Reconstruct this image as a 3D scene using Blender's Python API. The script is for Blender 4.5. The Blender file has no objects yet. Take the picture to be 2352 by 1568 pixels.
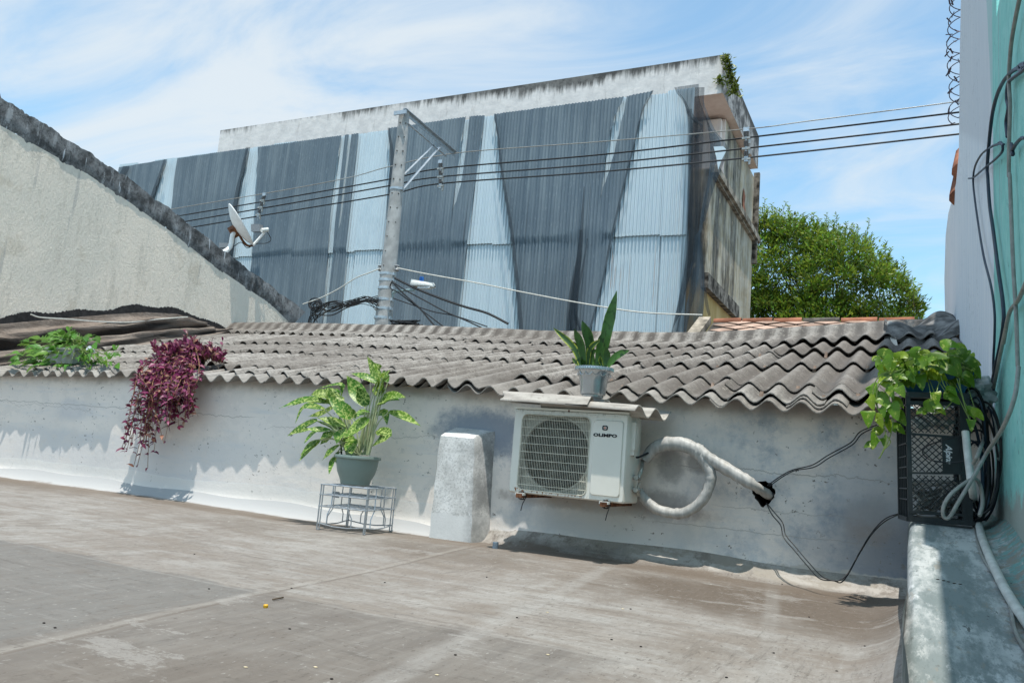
import bpy, math, random
from mathutils import Vector as V, Matrix
R_ = math.radians
random.seed(7)
sc = bpy.context.scene
COL = sc.collection

# ------------------------------------------------------------------ camera maths (2352 x 1568 tracing units)
F = 1827.0; CX, CY = 1176.0, 784.0
_up = V((1027, -12334, F)).normalized()
_y = V((909, 345, F)); _y = (_y - _up * _y.dot(_up)).normalized()
_x = _y.cross(_up)
def ray(px, py):
    c = V(((px-CX)/F, (py-CY)/F, 1.0))
    return V((_x.dot(c), _y.dot(c), _up.dot(c)))
def at(px, py, X=None, Y=None, Z=None):
    d = ray(px, py)
    t = X/d.x if X is not None else (Y/d.y if Y is not None else Z/d.z)
    return d*t
def reg(ox, oy, s):
    return lambda x, y: ((ox+x*s)/1.6735, (oy+y*s)/1.6735)
R3 = reg(0,1900,.8503); R4 = reg(1900,1900,.8656); RP = reg(1150,400,.5738); RB = reg(2200,100,.8287)
RN = reg(1100,100,.8293); RG = reg(0,300,.7016); R8 = reg(1000,1250,.5741); RL = reg(0,1150,.606)
RAC = reg(1600,1400,.5102); RW = reg(2400,1400,.5741); RC = reg(3300,1250,.51); RS = reg(2000,1050,.4144)
R6 = reg(3200,1200,.9086); R5 = reg(3200,0,.8932); R7 = reg(3550,0,.4463); RE = reg(600,500,.3508)

cam = bpy.data.cameras.new('camera'); co = bpy.data.objects.new('camera', cam); COL.objects.link(co)
cam.sensor_width = 36; cam.lens = F/2352*36; cam.clip_end = 3000; cam.clip_start = .02
M = Matrix(((_x.x, -_x.y, -_x.z), (_y.x, -_y.y, -_y.z), (_up.x, -_up.y, -_up.z))).to_4x4()
co.matrix_world = M
sc.camera = co

# ------------------------------------------------------------------ mesh builder
class MB:
    def __init__(s): s.v = []; s.f = []; s.c = []; s.mi = []; s.cur = 0
    def vert(s, p, c=(1,1,1)):
        s.v.append((p[0], p[1], p[2])); s.c.append(c); return len(s.v)-1
    def face(s, ids): s.f.append(tuple(ids)); s.mi.append(s.cur)
    def box(s, c, d, rot=None):
        c = V(c); hx, hy, hz = d[0]/2, d[1]/2, d[2]/2
        b = len(s.v)
        for dx, dy, dz in ((-1,-1,-1),(1,-1,-1),(1,1,-1),(-1,1,-1),(-1,-1,1),(1,-1,1),(1,1,1),(-1,1,1)):
            p = V((dx*hx, dy*hy, dz*hz))
            if rot: p = rot @ p
            s.vert(c+p)
        for q in ((0,3,2,1),(4,5,6,7),(0,1,5,4),(1,2,6,5),(2,3,7,6),(3,0,4,7)): s.face([b+i for i in q])
    def bar(s, a, b, w, h=None, up=(0,0,1)):
        a, b = V(a), V(b); d = b-a; L = d.length; d = d.normalized(); u = V(up)
        if abs(d.dot(u)) > .98: u = V((1,0,0))
        sd = d.cross(u).normalized(); u = sd.cross(d)
        s.box((a+b)/2, (w, L, h or w), Matrix((sd, d, u)).transposed())
    def tube(s, pts, r, n=6, caps=True, c=(1,1,1), closed=False):
        pts = [V(p) for p in pts]; m = len(pts)
        if m < 2: return
        wr_ = s.wrinkle if hasattr(s, 'wrinkle') else 0
        rs = r if isinstance(r, (list, tuple)) else [r]*m
        t0 = (pts[1]-pts[0]).normalized()
        u = t0.orthogonal().normalized(); rings = []
        for i in range(m):
            if closed: t = (pts[(i+1) % m]-pts[i-1]).normalized()
            else: t = (pts[min(i+1, m-1)]-pts[max(i-1, 0)]).normalized()
            u = u - t*u.dot(t)
            u = u.normalized() if u.length > 1e-6 else t.orthogonal().normalized()
            w = t.cross(u)
            rings.append([s.vert(pts[i]+(u*math.cos(k*2*math.pi/n)+w*math.sin(k*2*math.pi/n))*rs[i]*(1+wr_*(hsh(i*7+k*3, m)-.5)), c) for k in range(n)])
        for i in range(m if closed else m-1):
            a, b = rings[i], rings[(i+1) % m]
            for k in range(n): s.face((a[k], a[(k+1) % n], b[(k+1) % n], b[k]))
        if caps and not closed:
            s.face(rings[0][::-1]); s.face(rings[-1])
    def lathe(s, prof, c, n=32, mat=None):
        c = V(c); rings = []
        for r, z in prof:
            ring = []
            for k in range(n):
                p = V((r*math.cos(k*2*math.pi/n), r*math.sin(k*2*math.pi/n), z))
                if mat: p = mat @ p
                ring.append(s.vert(c+p))
            rings.append(ring)
        for i in range(len(rings)-1):
            for k in range(n): s.face((rings[i][k], rings[i][(k+1) % n], rings[i+1][(k+1) % n], rings[i+1][k]))
        s.face(rings[0][::-1]); s.face(rings[-1])
    def grid(s, fn, nu, nv, col=None):
        ids = [[s.vert(fn(i/nu, j/nv), col(i/nu, j/nv) if col else (1,1,1)) for j in range(nv+1)] for i in range(nu+1)]
        for i in range(nu):
            for j in range(nv): s.face((ids[i][j], ids[i+1][j], ids[i+1][j+1], ids[i][j+1]))
        return ids
    def slab(s, fn, nu, nv, off):
        """closed thick sheet: fn gives the top, off the vector to the underside"""
        off = V(off)
        a = s.grid(fn, nu, nv)
        b = s.grid(lambda u, v: V(fn(u, v))+off, nu, nv)
        nb = len(b)
        for i in range(nu):
            s.face((a[i][0], b[i][0], b[i+1][0], a[i+1][0])); s.face((a[i][nv], a[i+1][nv], b[i+1][nv], b[i][nv]))
        for j in range(nv):
            s.face((a[0][j], a[0][j+1], b[0][j+1], b[0][j])); s.face((a[nu][j], b[nu][j], b[nu][j+1], a[nu][j+1]))
    def prism(s, poly, off):
        off = V(off); n = len(poly)
        a = [s.vert(p) for p in poly]; b = [s.vert(V(p)+off) for p in poly]
        s.face(a[::-1]); s.face(b)
        for i in range(n): s.face((a[i], a[(i+1) % n], b[(i+1) % n], b[i]))
    def leaf(s, pts, width, up, fold=.25, col=(1,1,1), shape='lance', n=6, edge=None, wav=0):
        P = smooth(pts, n+1) if len(pts) > 2 else [V(pts[0]).lerp(V(pts[1]), i/n) for i in range(n+1)]
        n = len(P)-1; up = V(up); prev = None
        for i in range(n+1):
            t = i/n; tg = (P[min(i+1, n)]-P[max(i-1, 0)]).normalized()
            sd = tg.cross(up)
            sd = sd.normalized() if sd.length > 1e-4 else V((1,0,0))
            nn = sd.cross(tg)
            if shape == 'lance': w = math.sin(math.pi*min(1, .06+.94*t)**.8)
            elif shape == 'heart': w = max(.42 if t < .02 else 0, math.sin(math.pi*t**.58)**.72)
            elif shape == 'sword': w = (.55+.45*math.sin(math.pi*t*.8))*(1 if t < .72 else max(0, (1-t)/.28)**.7)
            else: w = math.sin(math.pi*t)
            w *= width/2
            ec = edge or col
            q = V((0,0,0)) if not wav else nn*wav*width*math.sin(t*9+pts[0][0]*50)
            e_ = .5 if edge and edge[0] > 5 else .76
            row = (s.vert(P[i]+sd*w+nn*w*fold+q, ec), s.vert(P[i]+sd*w*e_+nn*w*fold*e_+q, col), s.vert(P[i], col), s.vert(P[i]-sd*w*e_+nn*w*fold*e_-q, col), s.vert(P[i]-sd*w+nn*w*fold-q, ec))
            if prev:
                for k in range(4): s.face((prev[k], prev[k+1], row[k+1], row[k]))
            prev = row
    def petal(s, p, d, L, w, up, col):
        d = V(d).normalized(); sd = d.cross(V(up))
        sd = sd.normalized() if sd.length > 1e-3 else d.orthogonal().normalized()
        nn = sd.cross(d); p = V(p)
        a = s.vert(p, col); b = s.vert(p+d*L*.45+sd*w/2+nn*w*.15, col); c = s.vert(p+d*L, col); e = s.vert(p+d*L*.45-sd*w/2+nn*w*.15, col)
        s.face((a, b, c)); s.face((a, c, e))

def smooth(pts, n):
    pts = [V(p) for p in pts]
    if len(pts) < 3: return [pts[0].lerp(pts[-1], i/(n-1)) for i in range(n)]
    m = len(pts)-1; out = []
    for i in range(n):
        t = i/(n-1)*m; k = min(int(t), m-1); f = t-k
        p0 = pts[k-1] if k > 0 else pts[0]*2-pts[1]
        p3 = pts[k+2] if k+2 <= m else pts[m]*2-pts[m-1]
        p1, p2 = pts[k], pts[k+1]
        out.append(.5*((2*p1)+(p2-p0)*f+(2*p0-5*p1+4*p2-p3)*f*f+(3*p1-p0-3*p2+p3)*f**3))
    return out

def link(name, mb, mats, parent=None, origin=None, smoothed=None, label=None):
    """one mesh object; vertices are given in world coordinates"""
    me = bpy.data.meshes.new(name)
    if parent is not None: base = V(parent['_loc'])
    else: base = V(origin) if origin is not None else V((0,0,0))
    if parent is None and origin is None and mb.v:
        xs = [v[0] for v in mb.v]; ys = [v[1] for v in mb.v]; zs = [v[2] for v in mb.v]
        base = V(((min(xs)+max(xs))/2, (min(ys)+max(ys))/2, min(zs)))
    me.from_pydata([(v[0]-base.x, v[1]-base.y, v[2]-base.z) for v in mb.v], [], mb.f)
    ms = mats if isinstance(mats, (list, tuple)) else [mats]
    for m in ms: me.materials.append(m)
    if len(ms) > 1: me.polygons.foreach_set('material_index', mb.mi)
    a = me.color_attributes.new('col', 'FLOAT_COLOR', 'POINT')
    a.data.foreach_set('color', [x for c in mb.c for x in (c[0], c[1], c[2], 1)])
    if smoothed is not None:
        me.polygons.foreach_set('use_smooth', [True]*len(me.polygons))
        me.set_sharp_from_angle(angle=R_(smoothed))
    me.update()
    o = bpy.data.objects.new(name, me); COL.objects.link(o)
    if parent is not None: o.parent = parent; o['_loc'] = tuple(base)
    else: o.location = base; o['_loc'] = tuple(base)
    if label: o['label'] = label
    return o
def thing(name, label, cat, loc, group=None):
    o = bpy.data.objects.new(name, None); COL.objects.link(o); o.location = loc; o['_loc'] = tuple(loc)
    o.empty_display_size = .1; o['label'] = label; o['category'] = cat
    if group: o['group'] = group
    return o
def tag(o, label, cat, group=None):
    o['label'] = label; o['category'] = cat
    if group: o['group'] = group
    return o
def struct(o): o['kind'] = 'structure'; return o

# ------------------------------------------------------------------ materials
class N:
    def __init__(s, name, rough=.8, spec=.3, metallic=0):
        s.m = bpy.data.materials.new(name); s.m.use_nodes = True; s.t = s.m.node_tree; s.n = s.t.nodes
        s.b = s.n['Principled BSDF']; s.b.inputs['Roughness'].default_value = rough
        s.b.inputs['Specular IOR Level'].default_value = spec; s.b.inputs['Metallic'].default_value = metallic
        g = s.n.new('ShaderNodeNewGeometry'); s.P = g.outputs['Position']; s.NRM = g.outputs['Normal']
        x = s.n.new('ShaderNodeSeparateXYZ'); s.t.links.new(s.P, x.inputs[0]); s.X, s.Y, s.Z = x.outputs
    def L(s, v, sock):
        if isinstance(v, bpy.types.NodeSocket): s.t.links.new(v, sock)
        elif isinstance(v, (tuple, list)): sock.default_value = tuple(v)+((1,) if len(v) == 3 and len(sock.default_value) == 4 else ())
        else: sock.default_value = v
    def math(s, op, a, b=0, c=None, clamp=False):
        n = s.n.new('ShaderNodeMath'); n.operation = op; n.use_clamp = clamp
        s.L(a, n.inputs[0]); s.L(b, n.inputs[1])
        if c is not None: s.L(c, n.inputs[2])
        return n.outputs[0]
    def map(s, v, a, b, lo=0, hi=1):
        n = s.n.new('ShaderNodeMapRange'); n.interpolation_type = 'SMOOTHSTEP'
        s.L(v, n.inputs[0]); n.inputs[1].default_value = a; n.inputs[2].default_value = b; n.inputs[3].default_value = lo; n.inputs[4].default_value = hi
        return n.outputs[0]
    def scale(s, vec=(1,1,1), rot=0, src=None):
        n = s.n.new('ShaderNodeMapping'); s.t.links.new(src or s.P, n.inputs[0]); n.inputs['Scale'].default_value = vec; n.inputs['Rotation'].default_value = (0,0,rot)
        return n.outputs[0]
    def noise(s, scale, vec=None, detail=4, rough=.6, dist=0):
        n = s.n.new('ShaderNodeTexNoise'); s.t.links.new(vec or s.P, n.inputs['Vector'])
        n.inputs['Scale'].default_value = scale; n.inputs['Detail'].default_value = detail; n.inputs['Roughness'].default_value = rough; n.inputs['Distortion'].default_value = dist
        return n.outputs[0]
    def mix(s, f, a, b, mode='MIX'):
        n = s.n.new('ShaderNodeMix'); n.data_type = 'RGBA'; n.blend_type = mode
        s.L(f, n.inputs[0]); s.L(a, n.inputs[6]); s.L(b, n.inputs[7]); return n.outputs[2]
    def blob(s, cx, cz, rx, rz, nz, amp=.6, soft=.35, ax=None, az=None):
        a = s.math('DIVIDE', s.math('SUBTRACT', ax or s.X, cx), rx); b = s.math('DIVIDE', s.math('SUBTRACT', az or s.Z, cz), rz)
        d = s.math('SQRT', s.math('ADD', s.math('MULTIPLY', a, a), s.math('MULTIPLY', b, b)))
        d = s.math('ADD', d, s.math('MULTIPLY', s.math('SUBTRACT', nz, .5), amp*2))
        return s.map(d, 1+soft, 1-soft)
    def attr(s):
        n = s.n.new('ShaderNodeAttribute'); n.attribute_name = 'col'; return n.outputs[0]
    def rnd(s):
        return s.n.new('ShaderNodeObjectInfo').outputs['Random']
    def bump(s, h, strength=.3, dist=.01):
        n = s.n.new('ShaderNodeBump'); n.inputs['Strength'].default_value = strength; n.inputs['Distance'].default_value = dist
        s.t.links.new(h, n.inputs['Height']); s.t.links.new(n.outputs[0], s.b.inputs['Normal'])
    def col(s, c): s.L(c, s.b.inputs['Base Color']); return s
    def done(s, c=None):
        if c is not None: s.col(c)
        return s.m

def plain(name, c, rough=.5, spec=.4, metallic=0, var=.15, sc_=25):
    n = N(name, rough, spec, metallic)
    k = n.noise(sc_, detail=5)
    n.col(n.mix(n.map(k, .35, .7), tuple(x*(1-var) for x in c), tuple(min(1, x*(1+var)) for x in c)))
    n.bump(k, .08, .004)
    return n.m

def leafmat(name, base, trans=.35, rough=.42, varieg=None, vscale=60, vthr=.56):
    n = N(name, rough, .35)
    c = n.mix(1.0, base, n.attr(), 'MULTIPLY')
    k = n.noise(18, detail=3)
    c = n.mix(n.map(k, .3, .75, 0, .35), c, tuple(x*.55 for x in base))
    if varieg:
        v = n.noise(vscale, detail=3, rough=.7)
        c = n.mix(n.map(v, vthr-.05, vthr+.06), c, varieg)
    n.col(c)
    tr = n.n.new('ShaderNodeBsdfTranslucent'); n.L(c, tr.inputs[0])
    mx = n.n.new('ShaderNodeMixShader'); mx.inputs[0].default_value = trans
    out = n.n['Material Output']
    n.t.links.new(n.b.outputs[0], mx.inputs[1]); n.t.links.new(tr.outputs[0], mx.inputs[2]); n.t.links.new(mx.outputs[0], out.inputs[0])
    return n.m

MT = {}
def mk_floor():
    n = N('terrace_screed', .85, .2)
    big = n.noise(.9, detail=6, rough=.65)
    st1 = n.noise(1, n.scale((3.0, 17, 1), R_(-8)), detail=6, rough=.7)     # brush strokes along the wall
    st2 = n.noise(1, n.scale((15, 2.6, 1), R_(-6)), detail=6, rough=.7)      # strokes towards the wall
    fine = n.noise(1, n.scale((60,26,1)), detail=5, rough=.75)
    sel = n.map(n.noise(.7, detail=2), .42, .56)
    st = n.math('ADD', n.math('MULTIPLY', st1, n.math('SUBTRACT', 1, sel)), n.math('MULTIPLY', st2, sel))
    bl = n.noise(3.4, detail=8, rough=.72); st = n.math('ADD', n.math('MULTIPLY', st, .5), n.math('MULTIPLY', bl, .5)); c = n.mix(n.map(st, .41, .59), (0.210,0.186,0.163), (0.307,0.293,0.273))
    c = n.mix(n.map(big, .36, .66, 0, .75), c, (0.234,0.207,0.184))
    c = n.mix(n.map(n.noise(2.2, detail=5), .55, .72, 0, .6), c, (0.343,0.327,0.305))
    jit = n.math('MULTIPLY', n.math('SUBTRACT', n.noise(5, detail=5), .5), .22)
    b3 = n.noise(1, n.scale((2.2, 5.5, 1), R_(-14)), detail=9, rough=.7); c = n.mix(n.map(b3, .50, .60, 0, .5), c, (.185,.152,.124)); c = n.mix(n.map(b3, .44, .36, 0, .4), c, (.335,.31,.28))
    # older, greyer coat in the near part: edge runs along Y ~ 2.3
    yy = n.math('ADD', n.Y, jit); xx = n.math('ADD', n.X, jit)
    near = n.map(yy, 2.36, 2.30)
    near = n.math('MULTIPLY', near, n.map(xx, -.62, -.9))
    c = n.mix(n.math('MULTIPLY', near, .85), c, n.mix(n.map(st2, .35, .65), (0.128,0.114,0.103), (0.184,0.167,0.150)))
    p1 = n.math('MULTIPLY', n.math('MULTIPLY', n.map(yy, 2.36, 2.30), n.map(xx, -2.06, -2.12)), n.map(yy, .2, .9))
    c = n.mix(n.math('MULTIPLY', p1, .5), c, (0.159,0.158,0.152))
    # damp dark stains
    for cx, cy, rx, ry, a in ((-.62,3.95,.72,.5,1.0),(-.2,3.9,.25,.7,.8), (-2.35,4.05,.55,.28,.55), (-3.9,4.0,.5,.3,.35), (-1.25,1.3,.6,.5,.35), (-.5,4.55,1.2,.14,.5), (-7.3,4.35,1.2,.18,.5), (-4.8,4.5,.9,.12,.45)):
        m = n.blob(cx, cy, rx, ry, n.noise(3.3, detail=6, rough=.68), .9, .5, n.X, n.Y)
        c = n.mix(n.math('MULTIPLY', m, a), c, (0.120,0.095,0.075))
    # trowelled seams
    def seam(v, pos, w, colr, f):
        nonlocal c
        d = n.math('ABSOLUTE', n.math('SUBTRACT', n.math('ADD', v, n.math('MULTIPLY', jit, .16)), pos))
        c = n.mix(n.map(d, w, w*.3, 0, f), c, colr)
    skew = n.math('ADD', n.X, n.math('MULTIPLY', n.Y, .135))
    seam(skew, -1.775, .016, (0.128,0.107,0.091), .7); seam(skew, -1.80, .03, (0.337,0.311,0.278), .35)
    seam(skew, -.9, .06, (0.320,0.307,0.289), .4); seam(n.Y, 3.14, .035, (0.327,0.314,0.296), .4); seam(n.Y, 2.31, .015, (0.320,0.303,0.283), .3)
    seam(skew, -.02, .05, (0.305,0.295,0.278), .35); seam(skew, -3.2, .03, (0.159,0.136,0.117), .4)
    # paint splashes near the wall
    sp = n.noise(16, n.scale((1,2.4,1)), detail=3, rough=.5)
    reg_ = n.math('MULTIPLY', n.map(n.Y, 3.3, 3.8), n.map(n.noise(1.3, detail=2), .45, .6))
    c = n.mix(n.math('MULTIPLY', n.map(sp, .70, .73, 0, .75), reg_), c, (0.576,0.567,0.539))
    c = n.mix(n.map(fine, .35, .75, 0, .5), c, (0.168,0.143,0.124))
    fs = n.noise(1, n.scale((4, 26, 1), R_(-9)), detail=7, rough=.74); fs2 = n.noise(1, n.scale((38, 3, 1), R_(-7)), detail=7, rough=.74)
    ff = n.math('ADD', n.math('MULTIPLY', fs, n.math('SUBTRACT', 1, sel)), n.math('MULTIPLY', fs2, sel))
    c = n.mix(n.map(ff, .55, .64, 0, .42), c, (.10,.088,.078)); c = n.mix(n.map(ff, .44, .36, 0, .16), c, (.36,.345,.325))
    bb = n.noise(1, n.scale((1.7,3.4,1), R_(-10)), detail=10, rough=.76); c = n.mix(n.map(bb, .57, .60, 0, .4), c, (.15,.128,.11)); c = n.mix(n.math('MULTIPLY', n.map(bb, .43, .40, 0, .4), n.math('SUBTRACT', 1, n.math('MULTIPLY', p1, .9))), c, (.33,.315,.295))
    g2 = n.math('ADD', n.Y, n.math('MULTIPLY', n.math('SUBTRACT', n.noise(4, detail=7, rough=.7), .5), .5)); c = n.mix(n.math('MULTIPLY', n.map(g2, 4.25, 4.5), n.map(g2, 4.72, 4.66, 0, .6)), c, (.14,.108,.082))
    gr = n.noise(1, n.scale((75, 30, 1)), detail=3, rough=.6); c = n.mix(n.map(gr, .62, .68, 0, .55), c, (.085,.072,.062)); c = n.mix(n.map(gr, .34, .29, 0, .4), c, (.40,.385,.36))
    ck = n.noise(1, n.scale((1.3, 2.0, 1), R_(20)), detail=12, rough=.68); c = n.mix(n.map(n.math('ABSOLUTE', n.math('SUBTRACT', ck, .5)), .004, .001, 0, .35), c, (.10,.085,.075))
    # white paint of the wall carried over the cove
    edge = n.math('ADD', n.Y, n.math('MULTIPLY', n.math('SUBTRACT', n.noise(3, detail=6, rough=.7), .5), .22))
    left = n.math('MULTIPLY', n.map(edge, 4.66, 4.72), n.map(n.X, -2.62, -2.8))
    c = n.mix(left, c, (0.411,0.414,0.416))
    right = n.math('MULTIPLY', n.map(edge, 4.70, 4.78, 0, .8), n.map(n.X, -2.9, -2.5))
    c = n.mix(n.math('MULTIPLY', right, n.map(n.noise(6, detail=9, rough=.75), .40, .52, .15, 1)), c, n.mix(n.map(bb, .45, .55), (0.320,0.289,0.248), (0.449,0.423,0.390)))
    h = n.math('ADD', n.math('MULTIPLY', st, 1.0), n.math('MULTIPLY', fine, .5))
    n.bump(h, .35, .006)
    return n.done(c)
MT['floor'] = mk_floor()

def mk_wall():
    n = N('whitewashed_plaster', .88, .2)
    big = n.noise(1.6, detail=6, rough=.6); fine = n.noise(40, detail=5, rough=.7); mid = n.noise(7, detail=6, rough=.65)
    hz = n.noise(1, n.scale((2, 2, 14)), detail=5)
    c = n.mix(n.map(big, .35, .7), (.86,.785,.72), (.79,.735,.685))
    c = n.mix(n.map(hz, .5, .72, 0, .35), c, (.58,.61,.645))
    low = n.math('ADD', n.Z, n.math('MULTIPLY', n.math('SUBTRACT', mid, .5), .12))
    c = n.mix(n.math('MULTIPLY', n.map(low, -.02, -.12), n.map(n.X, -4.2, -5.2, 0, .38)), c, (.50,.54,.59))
    pl = n.noise(4.5, n.scale((1,1,1.6)), detail=11, rough=.74); c = n.mix(n.map(pl, .53, .55, 0, .45), c, (.73,.68,.635)); c = n.mix(n.map(n.noise(11, detail=9, rough=.75), .60, .63, 0, .4), c, (.50,.49,.48))
    # blue grey grime to the right
    gr = n.noise(3.1, detail=7, rough=.7)
    m = n.math('MULTIPLY', n.map(gr, .42, .62), n.map(n.X, -1.9, -.5, 0, .9))
    m2 = n.noise(6, detail=11, rough=.76); c = n.mix(n.math('MULTIPLY', m, n.map(m2, .42, .56, .35, 1)), c, n.mix(n.map(mid, .35, .65), (.33,.37,.42), (.50,.535,.57)))
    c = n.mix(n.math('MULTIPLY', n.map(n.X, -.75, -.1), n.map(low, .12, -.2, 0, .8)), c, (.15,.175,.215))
    for cx, cz, rx, rz, col_, a in ((-2.6,.17,.34,.16,(.20,.24,.30),.85), (-2.25,.0,.10,.34,(.36,.38,.42),.6), (-1.75,-.235,.62,.05,(.33,.28,.24),.7), (-1.35,-.20,.2,.09,(.20,.18,.17),.6),
                                  (-1.30,.06,.08,.12,(.10,.10,.10),.55), (-1.62,-.36,.65,.11,(.52,.54,.55),.6), (-1.12,.075,.07,.06,(.12,.12,.13),.6), (-6.9,.12,.25,.1,(.56,.57,.60),.5), (-.18,-.18,.12,.12,(.33,.28,.25),.7), (-.12,.02,.3,.22,(.40,.42,.45),.5)):
        c = n.mix(n.math('MULTIPLY', n.blob(cx, cz, rx, rz, n.noise(9, detail=7, rough=.72), .8, .4), a), c, col_)
    # chipped paint under the eave
    ch = n.noise(26, n.scale((1,1,1.3)), detail=4, rough=.65)
    c = n.mix(n.math('MULTIPLY', n.map(ch, .64, .655), n.map(n.noise(2.5, detail=3), .46, .58)), c, (.22,.20,.18))
    c = n.mix(n.map(low, .34, .44, 0, .75), c, (.30,.27,.24))  # soft darker band along the top of the wall
    # thicker coat along the base
    base = n.math('ADD', n.Z, n.math('ADD', n.math('MULTIPLY', n.noise(.8, detail=5), .16), n.math('MULTIPLY', n.X, -.004)))
    lw = n.math('MULTIPLY', n.map(base, -.268, -.276), n.map(n.X, -2.55, -2.75, 0, .6))
    c = n.mix(lw, c, (.80,.765,.72))
    d = n.math('ABSOLUTE', n.math('ADD', base, .272)); c = n.mix(n.math('MULTIPLY', n.map(d, .005, .001), n.map(n.X, -2.55, -2.75, 0, .6)), c, (.80,.79,.77))
    c = n.mix(n.math('MULTIPLY', n.map(low, -.455, -.47), n.map(n.X, -2.75, -2.6)), c, (.50,.465,.42))
    # hairline cracks
    for z0, amp, a, sc_, lo, hi in ((.16,.16,.7,1.1,-9,-4.6), (.10,.2,.5,1.4,-4.6,-2.8), (.055,.14,.75,2.0,-1.4,0), (.13,.3,.5,1.2,-9,-6.5), (-.17,.1,.45,2.4,-1.1,-.1), (-.30,.06,.5,3.0,-1.5,0)):
        w = n.n.new('ShaderNodeCombineXYZ'); n.t.links.new(n.X, w.inputs[0]); w.inputs[1].default_value = z0*31
        k = n.noise(sc_*1.6, w.outputs[0], detail=12, rough=.74)
        dd = n.math('ABSOLUTE', n.math('SUBTRACT', n.Z, n.math('ADD', z0-amp/2, n.math('MULTIPLY', k, amp))))
        lim = n.math('MULTIPLY', n.map(n.X, lo, lo+.2), n.map(n.X, hi, hi-.2))
        c = n.mix(n.math('MULTIPLY', n.map(dd, .0042, .001, 0, a), lim), c, (.34,.31,.28))
    c = n.mix(n.map(fine, .55, .8, 0, .25), c, (.56,.55,.53))
    n.bump(n.math('ADD', mid, n.math('MULTIPLY', fine, .3)), .35, .012)
    return n.done(c)
MT['wall'] = mk_wall()

def mk_fibre():
    n = N('fibre_cement', .92, .15)
    sp = n.noise(75, n.scale((1,.5,1)), detail=3, rough=.75); mid = n.noise(6, detail=6, rough=.68); st = n.noise(1, n.scale((45, 3.5, 4)), detail=6, rough=.7)
    c = n.mix(n.map(mid, .33, .68), (.188,.170,.150), (.312,.288,.260))
    c = n.mix(n.map(st, .35, .7, 0, .6), c, (.33,.305,.28))
    c = n.mix(n.map(sp, .40, .62, 0, .75), c, (.085,.075,.068))
    c = n.mix(n.map(sp, .66, .76, 0, .6), c, (.46,.41,.35))
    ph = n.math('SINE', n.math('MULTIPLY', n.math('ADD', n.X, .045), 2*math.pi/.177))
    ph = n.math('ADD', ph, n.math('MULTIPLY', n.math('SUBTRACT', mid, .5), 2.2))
    c = n.mix(n.map(ph, .3, -.9, 0, .85), c, (.075,.065,.058)); c = n.mix(n.map(ph, .5, 1.1, 0, .45), c, (.40,.375,.345))  # corrugation shading painted in with the trough dirt: dark troughs, pale crests
    bm = n.noise(8, detail=9, rough=.76); c = n.mix(n.math('MULTIPLY', n.map(bm, .55, .61, 0, .7), n.map(n.noise(.9, detail=3), .42, .58)), c, (.06,.055,.05))
    # greyer towards the right, paler new lip along the eave, a few paint smears
    c = n.mix(n.map(n.X, -3, 0, 0, .35), c, (.15,.148,.145))
    lip = n.math('ADD', n.Y, n.math('MULTIPLY', n.math('SUBTRACT', mid, .5), .5))
    c = n.mix(n.map(lip, 4.98, 4.72, 0, .62), c, n.mix(n.map(st, .4, .65), (.30,.285,.265), (.47,.445,.41)))
    sm = n.noise(1, n.scale((5.5, 3.4, 1)), detail=4)
    c = n.mix(n.math('MULTIPLY', n.map(sm, .71, .735, 0, .8), n.map(n.Y, 5.5, 5.1)), c, (.64,.62,.59))
    c = n.mix(n.map(n.rnd(), 0, 1, 0, .6), c, (.13,.113,.10)); li = n.noise(22, detail=6, rough=.75); c = n.mix(n.math('MULTIPLY', n.map(li, .56, .64, 0, .55), n.map(n.noise(1.4, detail=3), .45, .6)), c, (.42,.39,.34))
    n.bump(n.math('ADD', sp, mid), .5, .006)
    return n.done(c)
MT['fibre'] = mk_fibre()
def mk_fibre_edge():
    n = N('fibre_cement_fresh', .9, .2)
    sp = n.noise(60, detail=4); st = n.noise(1, n.scale((6, 40, 20)), detail=5)
    c = n.mix(n.map(st, .35, .7), (.30,.275,.25), (.46,.43,.39))
    c = n.mix(n.map(sp, .5, .75, 0, .5), c, (.22,.19,.165))
    n.bump(sp, .3, .004); return n.done(c)
MT['fibre2'] = mk_fibre_edge()

def mk_gable():
    n = N('old_cream_render', .92, .15)
    st = n.noise(1, n.scale((2, 5, 1.1)), detail=9, rough=.74); big = n.noise(1.1, detail=8, rough=.65); fine = n.noise(38, n.scale((1,1.6,.8)), detail=5, rough=.7); crust = n.noise(13, n.scale((1,2.2,.8)), detail=7, rough=.75)
    c = n.mix(n.map(big, .36, .66), (.93,.82,.69), (.82,.745,.635))
    c = n.mix(n.map(st, .50, .64, 0, .6), c, (.62,.56,.47)); c = n.mix(n.map(n.noise(2.6, detail=9, rough=.72), .56, .64, 0, .5), c, (.66,.57,.45)); c = n.mix(n.map(n.noise(1, n.scale((3,9,.5)), detail=5), .63, .70, 0, .5), c, (.42,.41,.39))
    c = n.mix(n.map(crust, .56, .72, 0, .55), c, (.90,.83,.70))
    pits = n.noise(9, n.scale((1,1,1.8)), detail=4, rough=.6)
    c = n.mix(n.map(pits, .74, .755, 0, .9), c, (.05,.045,.04))
    # smooth newer patch at the far end
    c = n.mix(n.map(n.Y, 8.55, 8.65, 0, .55), c, (.84,.76,.65))
    c = n.mix(n.math('MULTIPLY', n.map(st, .4, .6), n.map(n.Y, 9.3, 9.9, 0, .8)), c, (.16,.16,.15))
    n.bump(n.math('ADD', crust, n.math('MULTIPLY', fine, .7)), .75, .03)
    return n.done(c)
MT['gable'] = mk_gable()
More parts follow.
